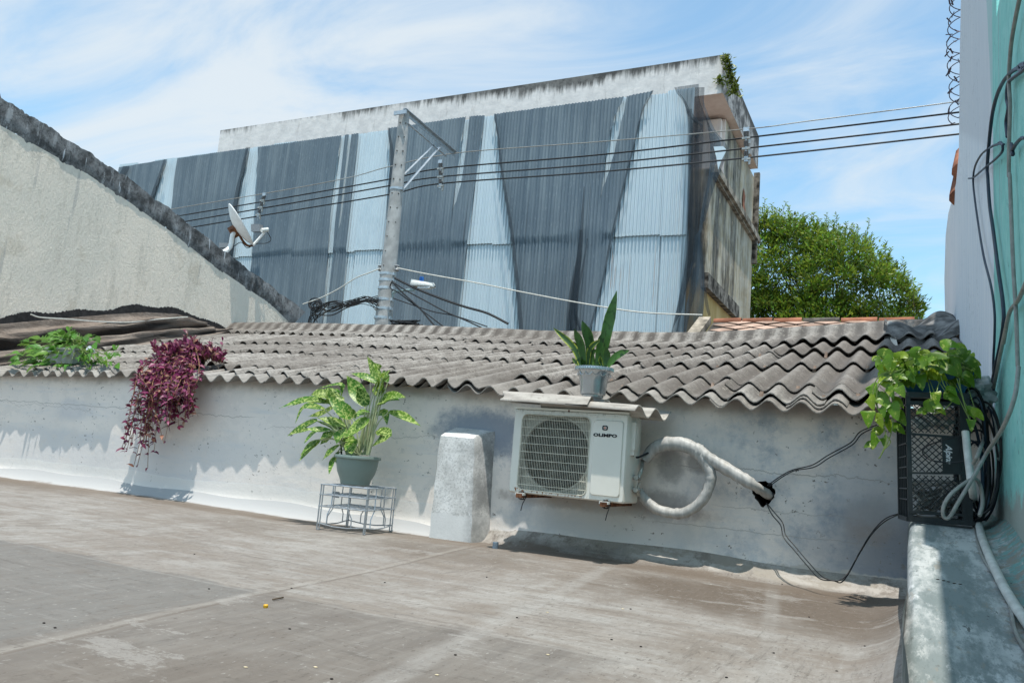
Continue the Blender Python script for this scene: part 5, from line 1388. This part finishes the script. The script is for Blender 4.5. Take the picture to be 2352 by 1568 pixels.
def panel(name, left, right, mat, Y0, amp=.03, nu=30, nv=40, freq=1.0):
    A_ = smooth([at(x, y, Y=Y0) for x, y in left], nv+1); B_ = smooth([at(x, y, Y=Y0) for x, y in right], nv+1)
    mb = MB(); ids_ = []
    wd_ = max((A_[0]-B_[0]).length, (A_[-1]-B_[-1]).length)
    for i in range(nu+1):
        r_ = []
        for j in range(nv+1):
            p = A_[j].lerp(B_[j], i/nu); v = j/nv
            q = i/nu*wd_
            p = p+V((0, -amp*1.5*v*(math.sin(q*4.1*freq+v*1.5)+.6*math.sin(q*9.7*freq-v*2+Y0*9)), 0))
            if j == 0: p.z = p.z+.07
            r_.append(mb.vert(p))
        ids_.append(r_)
    for i in range(nu):
        for j in range(nv): mb.face((ids_[i][j], ids_[i+1][j], ids_[i+1][j+1], ids_[i][j+1]))
    return link(name, mb, mat, net, smoothed=80)
def cling(left, right, nv=64):
    # netting pulled tight over the ribs: it follows the sheets it hangs on
    A_ = smooth([at(x, y, Y=14.90) for x, y in left], nv+1); B_ = smooth([at(x, y, Y=14.90) for x, y in right], nv+1)
    wd_ = max((A_[0]-B_[0]).length, (A_[-1]-B_[-1]).length); nu = max(6, int(wd_/ZP*8)); mb = MB(); ids_ = []
    for i in range(nu+1):
        r_ = []
        for j in range(nv+1):
            p = A_[j].lerp(B_[j], i/nu); v = j/nv
            if j == 0: p.z += .05
            x = p.x; q = ((x+21.2) % .76)/.76
            tight = .019*(.85+.15*math.sin(x*2.1+p.z))
            y = 14.925+tight*math.sin(2*math.pi*x/ZP)+.016*q-(.03 if p.z > 4.68 else 0)
            sag = max(0, math.sin(x*1.9+p.z*.35+1)*math.sin(p.z*.8+x*.6))
            r_.append(mb.vert((x, y-.05*sag*sag*v, p.z)))
        ids_.append(r_)
    for i in range(nu):
        for j in range(nv): mb.face((ids_[i][j], ids_[i+1][j], ids_[i+1][j+1], ids_[i][j+1]))
    return link('net_panel', mb, MT['netcloth'], net, smoothed=75)
for k, (l_, r_) in enumerate(strips): cling(l_, r_)
panel('net_panel', bnd(RB,[(486,298),(515,345),(530,400),(538,480),(538,620),(536,760),(530,940),(516,1120),(496,1280),(462,1450)]), right_edge, MT['net'], 14.86, .05, 20)
# folded hems and bunched edges
def hem(f, pts, w0, w1, Y0=14.80):
    l_ = [f(*p) for p in pts]; n_ = len(l_)
    panel('net_fold', [(x-(w0+(w1-w0)*i/(n_-1))/2, y) for i, (x, y) in enumerate(l_)], [(x+(w0+(w1-w0)*i/(n_-1))/2, y) for i, (x, y) in enumerate(l_)], MT['netfold'], Y0, .02, 6, 30, 3)
hem(RG, [(1358,393),(1330,520),(1300,650),(1275,850),(1250,1000)], 10, 14); hem(RG, [(905,458),(868,565),(832,670),(800,780)], 9, 12); hem(RG, [(690,495),(655,560),(640,640)], 16, 16)
hem(RN, [(474,485),(488,560),(494,650),(486,740),(478,900)], 5, 14); hem(RN, [(968,420),(984,520),(996,640),(1018,780),(1044,940),(1062,1100),(1078,1260),(1092,1430)], 3, 11)
hem(RN, [(1380,760),(1372,900),(1362,1050),(1345,1150),(1325,1290),(1322,1430)], 2, 24); hem(RN, [(1395,1000),(1375,1120),(1350,1250),(1345,1340),(1380,1430)], 3, 10)
hem(RB, [(372,314),(330,380),(306,470),(282,570),(252,690),(215,840),(170,1040),(140,1200),(78,1430)], 4, 6); hem(RB, [(38,960),(30,1080),(15,1200),(5,1330),(15,1430)], 6, 22)
hem(RB, [(478,300),(520,350),(545,420),(552,500),(550,640),(548,780),(545,940),(540,1080),(515,1230),(470,1440)], 6, 14); hem(RB, [(565,440),(570,600),(565,760),(560,900),(575,1040),(560,1180),(530,1300),(500,1430)], 18, 22, 14.74)
hem(RB, [(540,400),(570,440),(598,465),(580,520)], 14, 4, 14.70); hem(RB, [(590,300),(585,600),(582,760),(580,940)], 22, 10, 14.78)
# loose flap to the right
panel('net_flap', bnd(RB,[(600,340),(628,470),(640,600),(625,740),(600,870),(590,960)]), bnd(RB,[(604,345),(660,480),(718,560),(690,660),(650,760),(612,900)]), MT['net'], 14.70, .06, 12, 24, 2)
panel('net_flap', bnd(RB,[(560,1000),(560,1120),(545,1220),(525,1330),(515,1450)]), bnd(RB,[(592,960),(606,1080),(612,1210),(606,1330),(572,1450)]), MT['net'], 14.72, .05, 10, 20, 2)
panel('net_flap', bnd(RB,[(590,975),(600,1090),(606,1200),(618,1300),(632,1345)]), bnd(RB,[(600,970),(610,1090),(618,1200),(632,1290),(642,1340)]), MT['netfold'], 14.68, .02, 4, 20, 2)
# bright torn scrap of metal at the corner
m = MB(); q = [at(*RB(x,y),Y=14.6) for x,y in ((655,560),(700,558),(715,575),(690,625),(676,665),(668,610))]; m.prism(q, (0,.02,0))
link('metal_scrap', m, MT['zinc'], bld)

# ================================================================== POLE, WIRES, LAMP
pole = thing('utility_pole', 'tapered concrete utility pole with a steel side arm in front of the corrugated building', 'utility pole', (-8.07, 11, -4.2))
m = MB(); b0, t0 = V((-8.05,11,-4.2)), V((-8.088,11,5.93))
m.tube([b0, V((-8.056,11,2.1)), V((-8.075,11,4.3)), t0], [.17,.148,.118,.095], 20)
link('shaft', m, MT['concrete'], pole, smoothed=40)
m = MB()
for k in range(11):
    z = 5.7-k*.26; 
    for sx in (-1,1): a = R_(-62+28*sx); r = .098+.012*(5.9-z)*.9; m.tube([V((-8.08+r*math.cos(a), 11+r*math.sin(a), z)), V((-8.08+(r+.012)*math.cos(a), 11+(r+.012)*math.sin(a), z))], .012, 6)
link('bolt_holes', m, MT['mortar'], pole)
E_ = at(*RP(1045,340), X=-8.02); S_ = V((-8.02,10.86,5.90))
m = MB(); m.bar(S_, E_, .012, .085); m.bar(S_+V((.03,0,.04)), E_+V((.03,0,.04)), .065, .010)
m.box((-8.06,10.84,5.86), (.26,.03,.07))
link('cross_arm', m, MT['steel'], pole)
def pbar(a, b, w=.045): 
    m = MB(); m.bar(a, b, w, .012); link('brace', m, MT['steel'], pole)
pbar(V((-7.99,11.04,4.78)), at(*RP(900,278),X=-8.02)); pbar(V((-7.99,11.06,4.52)), at(*RP(940,290),X=-8.0), .06); pbar(V((-7.99,11.0,5.72)), at(*RP(985,350),X=-8.02), .035)
for z in (4.50,2.86,2.72,2.52,2.36,2.20,2.97):
    m = MB(); r = .113+.0165*(4.3-z) if z < 4.3 else .117
    m.lathe([(r,-.022),(r+.008,-.022),(r+.008,.022),(r,.022)], (-8.066+.009*(2.1-z)*0-.004*(z-2.1), 11, z), 20)
    m.box((-8.066-.004*(z-2.1)+r+.01, 10.97, z), (.05,.05,.05)); link('clamp_band', m, MT['steel'], pole, smoothed=40)
YL = 12.6
wires = [('thin bare wire above the three black power lines', [(300,500),(386,482),(657,436),(806,407),(890,384),(1046,352),(1374,326),(1711,297),(1852,279),(2203,233),(2330,212)], .009, 'alu'),
 ('upper black power line crossing before the corrugated building', [(300,513),(398,498),(657,454),(893,412),(1014,387),(1374,356),(1711,317),(2203,258),(2330,240)], .014, 'cable'),
 ('middle black power line crossing before the corrugated building', [(300,530),(418,510),(657,469),(893,427),(1004,407),(1374,377),(1711,341),(2203,285),(2330,268)], .014, 'cable'),
 ('lowest black power line crossing before the corrugated building', [(300,548),(436,523),(657,486),(893,447),(1011,422),(1374,395),(1720,362),(2203,308),(2330,292)], .014, 'cable')]
for lb, pts, r, mt_ in wires:
    cable('power_line', lb, 'power line', [at(x, y, Y=YL) for x, y in pts], r, MT[mt_], 60, 6, 'overhead lines before the building')
def spacer(px, label, ys, dx=0):
    pts = [at(px+dx*i/(len(ys)-1), y, Y=YL-.02) for i, y in enumerate(ys)]
    t = thing('cable_spacer', label, 'insulator', tuple(pts[-1]), 'insulator spacers on the power lines')
    m = MB(); m.tube(pts, .02, 6); m.box(pts[0], (.09,.05,.07)); m.box(pts[-1], (.06,.05,.09)); link('hanger', m, MT['steel'], t)
    for a, b in zip(pts[:-1], pts[1:]):
        m = MB(); d = b-a
        for k in range(4): c0 = a+d*(.3+.14*k); m.lathe([(.022,-.012),(.045,0),(.022,.012)], c0, 12)
        link('insulator', m, MT['porcelain'], t, smoothed=50)
    m = MB()
    for p in pts[1:]:
        m = MB(); m.box(p, (.13,.06,.035)); m.box(p+V((.05,0,-.05)), (.03,.03,.09)); link('clamp', m, MT['alu'], t)
spacer(1012, 'insulator spacer on the power lines below the steel pole arm', (372,388,407,428))
spacer(1714, 'insulator spacer on the power lines at the right corner of the building', (298,318,342,366))
spacer(608, 'zigzag insulator spacer on the power lines above the satellite dish', (447,461,477,494), -14)

lamp = thing('street_lamp', 'pale street lamp head with a blue photocell on a short arm from the concrete pole', 'street lamp', tuple(at(*RP(625,1290),Y=11)))
m = MB(); m.tube(smooth([at(*RP(622,1295),Y=11), at(*RP(632,1262),Y=10.97), at(*RP(680,1250),Y=10.93), at(*RP(775,1243),Y=10.9)], 16), .022, 8); link('arm', m, plain('pale_blue_paint', (.35,.48,.50), .5), lamp, smoothed=60)
m = MB(); a = at(*RP(748,1215),Y=10.9); b = at(*RP(910,1222),Y=10.9); ax = (b-a); Lh = ax.length
def hz(u, v):
    ang = v*2*math.pi; t = u; w = .085*(1-.25*t)*(math.sin(math.pi*min(1,max(0,.04+t*.95)))**.35 if 0 < t < 1 else .3)
    h = .11*(1-.5*t)*(1 if t < .98 else .3)
    p = a+ax*t
    return p+V((0, w*math.cos(ang), (h if math.sin(ang) > 0 else .028)*math.sin(ang)-.0))
m.grid(hz, 14, 18); link('housing', m, MT['lampbody'], lamp, smoothed=45)
m = MB(); m.box(a+ax*.6+V((0,0,-.03)), (Lh*.5,.1,.03)); link('lens', m, MT['lens'], lamp)
m = MB(); m.lathe([(.038,0),(.038,.06),(.030,.085)], a+ax*.42+V((0,0,.07)), 14); link('photocell', m, MT['cell'], lamp, smoothed=40)

# service cables around the pole
def pc(name, label, pts, r, mat, n=40, Y=10.85): return cable(name, label, 'cable', [at(*RP(x,y),Y=(q[0] if q else Y)) for x, y, *q in pts], r, MT[mat], n, 5)
pc('cable', 'pale cable running from the pole to the upper right over the roof ridge', [(655,1097),(790,1125),(950,1155),(1220,1203),(1500,1260),(1900,1335),(2300,1395),(2700,1412)], .011, 'cablewhite', 60)
pc('cable', 'pale cable running from the coping end up to the left side of the pole', [(25,1340),(140,1300),(260,1240),(380,1165),(470,1130),(545,1100)], .011, 'cablewhite')
pc('cable', 'twisted black service cable dropping from the pole towards the right ridge', [(640,1165),(760,1225),(880,1275),(1000,1320),(1120,1360),(1260,1400),(1400,1470)], .02, 'cable', 60)
pc('cable', 'black service cable dropping steeply from the pole to the ridge', [(620,1190),(700,1270),(800,1360),(860,1430),(930,1510)], .014, 'cable')
pc('cable', 'thin black drop cable from the pole below the lamp arm', [(630,1300),(760,1345),(900,1390),(1050,1420),(1260,1490)], .010, 'cable')
pc('cable', 'black drop cable ending at the ridge in the middle of the roof', [(640,1200),(720,1250),(850,1320),(980,1390),(1120,1450),(1250,1510)], .012, 'cable')
pc('cable', 'black drop cable curling down the right of the pole', [(625,1180),(610,1230),(660,1260),(740,1320),(860,1410),(980,1500)], .011, 'cable')
rg = random.Random(41)
for k in range(15):
    y1 = 1290+rg.uniform(-10,110); y0 = 1320+rg.uniform(-20,140)
    pts = [(535+rg.uniform(-10,0), y1), (440+rg.uniform(-15,15), 1310+rg.uniform(-25,35)), (330+rg.uniform(-20,20), 1345+rg.uniform(-30,25)), (210+rg.uniform(-20,20), 1375+rg.uniform(-60,40)), (100+rg.uniform(-25,25), y0), (85+rg.uniform(-30,40), y0+80)]
    pc('cable', 'black cable in the messy bundle strung left of the concrete pole', pts, rg.choice((.006,.008,.011)), 'cable', 36, 10.9+rg.uniform(-.1,.1))['group'] = 'bundle of cables left of the pole'
for k in range(5):
    cx_, cy_ = 110+rg.uniform(-15,25), 1345+rg.uniform(-15,20); r = rg.uniform(25,45)
    pts = [(cx_+r*1.1*math.cos(q*.7+k), cy_+r*math.sin(q*.7+k)) for q in range(10)]
    pc('cable_coil', 'coil of spare black cable hung at the left end of the bundle', pts, .010, 'cable', 50, 10.85)['group'] = 'coils of spare cable left of the pole'
m = MB()
for k in range(9):
    pts = [at(*RP(rg.uniform(610,830), rg.uniform(1445,1490)),Y=10.7+rg.uniform(-.1,.1)) for _ in range(5)]
    m.tube(smooth(pts, 26), .012, 5)
tag(link('cable_pile', m, MT['cable'], smoothed=60), 'heap of black cable just behind the ridge at the foot of the pole', 'cables')
for sx, px in ((-1,545),(1,655)):
    m = MB(); p = at(*RP(px,1097),Y=10.95); m.lathe([(.025,-.06),(.05,-.04),(.03,0),(.05,.03),(.025,.05)], p, 12); link('insulator', m, MT['porcelain'], pole, smoothed=40)

# ================================================================== SATELLITE DISH
DC = (at(*RE(780,830),X=-9.05)+at(*RE(1030,1255),X=-9.05))/2
dish = thing('satellite_dish', 'white satellite dish on a bent pole fixed to the sloping black coping', 'satellite dish', tuple(at(*RE(765,1335),X=-9.05)))
axis_l = (at(*RE(780,830),X=-9.05)-at(*RE(1030,1255),X=-9.05)); Rd = axis_l.length/2; e1 = axis_l.normalized()
view = DC.normalized(); nrm_ = e1.cross(view).normalized()
if nrm_.x < 0: nrm_ = -nrm_
nrm_ = (nrm_+view*.10).normalized(); e1 = (e1-nrm_*e1.dot(nrm_)).normalized(); e2 = nrm_.cross(e1)
m = MB()
def dfn(u, v):
    r = u*Rd*1.0; a = v*2*math.pi; return DC+e1*r*math.cos(a)+e2*r*.95*math.sin(a)+nrm_*(.10*u*u-.06)
m.slab(dfn, 8, 36, -nrm_*.012); link('reflector', m, MT['dish'], dish, smoothed=50)
m = MB(); bk = DC-nrm_*.10-e1*.05; m.box(bk, (.13,.12,.15), Matrix((nrm_, e2, e1)).transposed()); link('mount', m, MT['rust'], dish)
m = MB(); m.tube(smooth([bk-e1*.02, at(*RE(838,1150),X=-9.08), at(*RE(815,1270),X=-9.06), at(*RE(770,1320),X=-9.05), at(*RE(715,1345),X=-9.05)], 16), .035, 10); link('mast', m, MT['dish'], dish, smoothed=50)
m = MB(); d0 = at(*RE(905,1120),X=-9.05); m.tube(smooth([d0, at(*RE(940,1200),X=-9.05), at(*RE(1000,1265),X=-9.02), at(*RE(1060,1265),X=-8.98)], 12), .018, 6); link('feed_arm', m, MT['rust'], dish, smoothed=50)
m = MB(); l0 = at(*RE(1060,1265),X=-8.98); l1 = at(*RE(1185,1125),X=-8.85); m.tube([l0, l1], .020, 8); link('feed_arm', m, MT['dish'], dish, smoothed=50)
m = MB(); m.tube([at(*RE(1155,1100),X=-8.85), at(*RE(1225,1090),X=-8.82)], .033, 10); m.tube([l1, at(*RE(1180,1090),X=-8.85)], .028, 8); link('receiver', m, MT['lampbody'], dish, smoothed=50)
m = MB(); m.tube(smooth([at(*RE(1215,1110),X=-8.85), at(*RE(1258,1200),X=-8.85), at(*RE(1200,1240),X=-8.9), at(*RE(1100,1245),X=-8.95), at(*RE(1000,1290),X=-9), at(*RE(930,1230),X=-9.05), at(*RE(830,1290),X=-9.08)], 40), .006, 5); link('lead', m, MT['cable'], dish, smoothed=60)
# two dark square panels seen beyond the dish
for (xa, ya, xb, yb_), lb in (((1040,1030,1135,1110),'small dark square plate on the metal wall right of the dish'), ((690,1235,775,1285),'small dark square plate on the metal wall left of the dish mast')):
    p = [at(*RE(x,y),Y=14.6) for x, y in ((xa,ya),(xb,ya),(xb,yb_),(xa,yb_))]; m = MB(); m.prism(p, (0,.12,0)); tag(link('wall_plate', m, MT['porcelain']), lb, 'plate')

# ================================================================== CLAY TILE ROOF, TREE, RAZOR WIRE
tr = thing('tiled_roof', 'old clay tiled roof with diamond tiles and red ridge tiles behind the corrugated ridge', 'roof', tuple(at(1800,760,Y=10)))
ra, rb_ = at(1640,733,Y=10.7), at(2075,744,Y=10.7); rb_.z = ra.z = (ra.z+rb_.z)/2
dn_ = V((0,-1.25,-.66))
m = MB(); ex = (rb_-ra); Lr = ex.length; ux = ex.normalized()
m.cur = 1; m.prism([ra+dn_*1.3, rb_+dn_*1.3, rb_, ra], (0,.0,-.08)); m.cur = 0
nrm2 = ux.cross(-dn_).normalized(); 
if nrm2.z < 0: nrm2 = -nrm2
S1 = .36; S2 = .215
for i in range(-1, int(Lr/S1)+2):
    for j in range(0, 15):
        c0 = ra+ux*(i*S1+(S1/2 if j % 2 else 0))+dn_.normalized()*(j*S2/2+.08)
        if (c0-ra).dot(ux) < .05 or (c0-ra).dot(ux) > Lr: continue
        h = nrm2*(.012+.010*random.random()); a_ = .432
        q = [c0-ux*S1*a_+h, c0+dn_.normalized()*S2*a_+h*1.5, c0+ux*S1*a_+h, c0-dn_.normalized()*S2*a_+h*.6]
        m.prism(q, -nrm2*.012)
link('tile_field', m, [MT['tile'], MT['mortar']], tr)
xx = 0; rg = random.Random(4)
while xx < Lr:
    w = rg.uniform(.36,.46); a = ra+ux*xx+V((0,.02,-.005)); b = a+ux*(w-.02)
    m = MB(); m.tube([a, b], [.055,.065], 10); link('ridge_tile', m, MT['ridgeclay'] if rg.random() < .6 else MT['mortar'], tr, smoothed=50); xx += w
m = MB(); v0, v1 = ra+V((-.12,0,.02)), ra+dn_*1.2+V((-.12,0,.0)); m.bar(v0, v1, .16, .10); link('verge', m, MT['ledge_old2'], tr)

tree = thing('tree', 'rounded bushy green tree rising behind the clay tiled roof', 'tree', (-2.4, 28, -4.2))
m = MB(); m.tube([(-2.4,28,-4.2),(-2.35,28,-1.5),(-2.4,28,1.5),(-2.5,28,4.5)], [.35,.28,.2,.1], 10)
link('trunk', m, MT['bark'], tree, smoothed=50)
rg = random.Random(13)
lim = MB()
lf = MB()
tops = [(1690,640),(1705,560),(1735,500),(1765,508),(1800,515),(1850,525),(1900,538),(1950,545),(1985,560),(2020,590),(2060,630),(2085,670),(2110,700),(2125,735)]
def topz_at(x):
    tab = [(at(px, py+10, Y=28).x, at(px, py+10, Y=28).z) for px, py in tops]; return lerpt(tab, x)
xa, xb = at(1690,600,Y=28).x, at(2118,700,Y=28).x
cl = []
for k in range(470):
    x = rg.uniform(xa+.1, xb-.1); zt_ = topz_at(x); z = zt_-.25-(rg.random()**1.5)*(zt_-3.2)
    # depth: shell of a rounded crown
    hx = (x-(xa+xb)/2)/((xb-xa)/2); bulge = math.sqrt(max(.05, 1-min(1, hx*hx)))*math.sqrt(max(.06, 1-max(0, (z-6.0)/(zt_-5.6+.01))**2))
    y = 28-rg.uniform(.3,1.0)*bulge*2.6 if k % 4 else 28.6+rg.uniform(0,.8)*bulge; z = z if k % 3 else 3.2+(z-3.2)*.55
    cl.append((V((x, y, z)), rg.uniform(.26,.66), rg.uniform(.42,1.5)))
for c0, r, br in cl:
    lim.tube([V((-2.45,28.2,4.0)).lerp(c0, .25), V((-2.45,28.2,4.0)).lerp(c0,.65)+V((0,0,-.15)), c0], [.02,.012,.005], 4, caps=False)
    for k in range(118):
        d = V((rg.gauss(0,1), rg.gauss(0,1), rg.gauss(0,1))).normalized(); rr = r*rg.random()**.45
        p = c0+V((d.x*rr, d.y*rr, d.z*rr*.8))
        g = br*rg.uniform(.55,1.4); yl = rg.uniform(.75,1.6)
        dd = V((d.x+rg.uniform(-.6,.6), d.y-.3, .5+rg.uniform(-.5,.8)))
        lf.petal(p, dd, rg.uniform(.11,.20), rg.uniform(.042,.078), (rg.uniform(-1,1), rg.uniform(-1,.3), rg.uniform(0,1)), (g*yl, g, g*rg.uniform(.6,1.3)))
for k in range(210):   # upright shoots on the outline
    x = rg.uniform(xa, xb); z0 = topz_at(x)-.15; h = rg.uniform(.2,.8)*(1.0 if rg.random() < .5 else .6); y = 28-rg.uniform(-.5,1.5); dx = rg.uniform(-.25,.35)*h
    lim.tube([V((x,y,z0-.3)), V((x+dx,y,z0+h))], [.012,.005], 4, caps=False)
    for j in range(22):
        t = j/21; p = V((x+dx*t, y, z0+h*t)); g = rg.uniform(.7,1.5); a = rg.uniform(0, 6.28)
        lf.petal(p, (math.cos(a), math.sin(a), rg.uniform(.2,1)), rg.uniform(.08,.15), rg.uniform(.03,.05), (0,-1,.5), (g*1.2, g, g*.8))
link('crown', lf, MT['leaf_tree'], tree); link('limbs', lim, MT['bark'], tree)

m = MB(); rz = random.Random(6)
for ph in (0, 2.2):
    pts = []
    for i in range(150):
        a = i*.30+ph; z = 3.45+i*.0105; p = V((.405+.10*math.cos(a)+.012*math.sin(i*.07), 8.0+.10*math.sin(a), z)); pts.append(p)
        if i % 5 == 0:
            d = V((rz.uniform(-1,1), rz.uniform(-1,1), rz.uniform(-1,1))).normalized()*.03
            m.bar(p-d, p+d, .014, .003)
    m.tube(pts, .0045, 5)
tag(link('razor_wire', m, MT['razor']), 'rusty coil of razor wire along the far upper edge of the white wall', 'razor wire')
m = MB()
for k, (xa_, ya_, xb_, yb2) in enumerate(((2192,352,2190,395), (2188,400,2184,455))):
    a = at(xa_, ya_, Y=8.9); b = at(xb_, yb2, Y=8.6); m.tube([a+V((.08,0,0)), b+V((.08,0,0))], [.07,.10], 10)
tag(link('clay_tile', m, MT['ridgeclay'], smoothed=50), 'stack of terracotta roof tiles peeking out behind the white wall edge', 'roof tile')

# ================================================================== LIGHT AND SKY
KX, KY = -.125, .20           # the sun ray's shift per metre of fall
dirv = V((KX, KY, -1)).normalized()
sun = bpy.data.lights.new('sun', 'SUN'); sun.energy = 3.05; sun.angle = R_(.55); sun.color = (1.0,.945,.86)
so = bpy.data.objects.new('sun', sun); COL.objects.link(so); so.rotation_euler = dirv.to_track_quat('-Z','Y').to_euler(); so.location = (3,-5,20)
w = bpy.data.worlds.new('World'); sc.world = w; w.use_nodes = True
nt = w.node_tree; nn = nt.nodes; nn.clear()
out = nn.new('ShaderNodeOutputWorld')
sky = nn.new('ShaderNodeTexSky'); sky.sky_type = 'NISHITA'; sky.sun_disc = False
sky.sun_elevation = math.asin(-dirv.z); sky.sun_rotation = math.atan2(-dirv.x, -dirv.y); sky.air_density = 1.0; sky.dust_density = 1.4; sky.ozone_density = 1.2
bg = nn.new('ShaderNodeBackground'); bg.inputs[1].default_value = .15; tint = nn.new('ShaderNodeMix'); tint.data_type = 'RGBA'; tint.blend_type = 'MULTIPLY'; tint.inputs[0].default_value = 1; nt.links.new(sky.outputs[0], tint.inputs[6]); tint.inputs[7].default_value = (.74,1.06,1.05,1); nt.links.new(tint.outputs[2], bg.inputs[0])
tc = nn.new('ShaderNodeTexCoord'); sep = nn.new('ShaderNodeSeparateXYZ'); nt.links.new(tc.outputs['Generated'], sep.inputs[0])
def wm(op, a, b=0.0, cl=False):
    n_ = nn.new('ShaderNodeMath'); n_.operation = op; n_.use_clamp = cl
    for v, s_ in ((a, n_.inputs[0]), (b, n_.inputs[1])):
        if isinstance(v, bpy.types.NodeSocket): nt.links.new(v, s_)
        else: s_.default_value = v
    return n_.outputs[0]
zc = wm('ADD', wm('MAXIMUM', sep.outputs[2], 0.0), .22)
cv = nn.new('ShaderNodeCombineXYZ'); nt.links.new(wm('DIVIDE', sep.outputs[0], zc), cv.inputs[0]); nt.links.new(wm('DIVIDE', sep.outputs[1], zc), cv.inputs[1])
def wn(scale, vec, detail=5, rough=.6, dist=0.0):
    t = nn.new('ShaderNodeTexNoise'); nt.links.new(vec, t.inputs['Vector']); t.inputs['Scale'].default_value = scale; t.inputs['Detail'].default_value = detail; t.inputs['Roughness'].default_value = rough; t.inputs['Distortion'].default_value = dist; return t.outputs[0]
mp = nn.new('ShaderNodeMapping'); nt.links.new(cv.outputs[0], mp.inputs[0]); mp.inputs['Rotation'].default_value = (0,0,R_(25)); mp.inputs['Scale'].default_value = (1.0,1.9,1)
def wr(v, a, b, lo, hi):
    n_ = nn.new('ShaderNodeMapRange'); n_.interpolation_type = 'SMOOTHSTEP'; nt.links.new(v, n_.inputs[0])
    for i, q in enumerate((a, b, lo, hi)): n_.inputs[i+1].default_value = q
    return n_.outputs[0]
st1 = wn(1.35, mp.outputs[0], 8, .6, 1.1); bigc = wn(.75, cv.outputs[0], 4, .55)
# more cloud towards the left / middle of the view, clearer to the right
az = wm('DIVIDE', sep.outputs[0], wm('MAXIMUM', sep.outputs[1], .05))
left = wr(az, -.05, -.75, -.09, .06)
far_left = wr(az, -1.15, -1.9, 0, -.10)
mask = wm('ADD', wm('ADD', wm('MULTIPLY', st1, .85), wm('MULTIPLY', bigc, .32)), wm('ADD', left, far_left))
mask = wr(mask, .40, .77, .14, .90)
cb = nn.new('ShaderNodeBackground'); cb.inputs[0].default_value = (.85,.92,.965,1); cb.inputs[1].default_value = .60
mxs = nn.new('ShaderNodeMixShader'); nt.links.new(mask, mxs.inputs[0]); nt.links.new(bg.outputs[0], mxs.inputs[1]); nt.links.new(cb.outputs[0], mxs.inputs[2]); nt.links.new(mxs.outputs[0], out.inputs[0])

sc.view_settings.view_transform = 'Standard'; sc.view_settings.look = 'None'; sc.view_settings.exposure = .66; sc.view_settings.gamma = 1
sc.render.engine = 'CYCLES'; sc.cycles.max_bounces = 6; sc.cycles.diffuse_bounces = 3; sc.cycles.transparent_max_bounces = 12; sc.cycles.use_denoising = True
for o in list(bpy.data.objects):
    if '_loc' in o: del o['_loc']
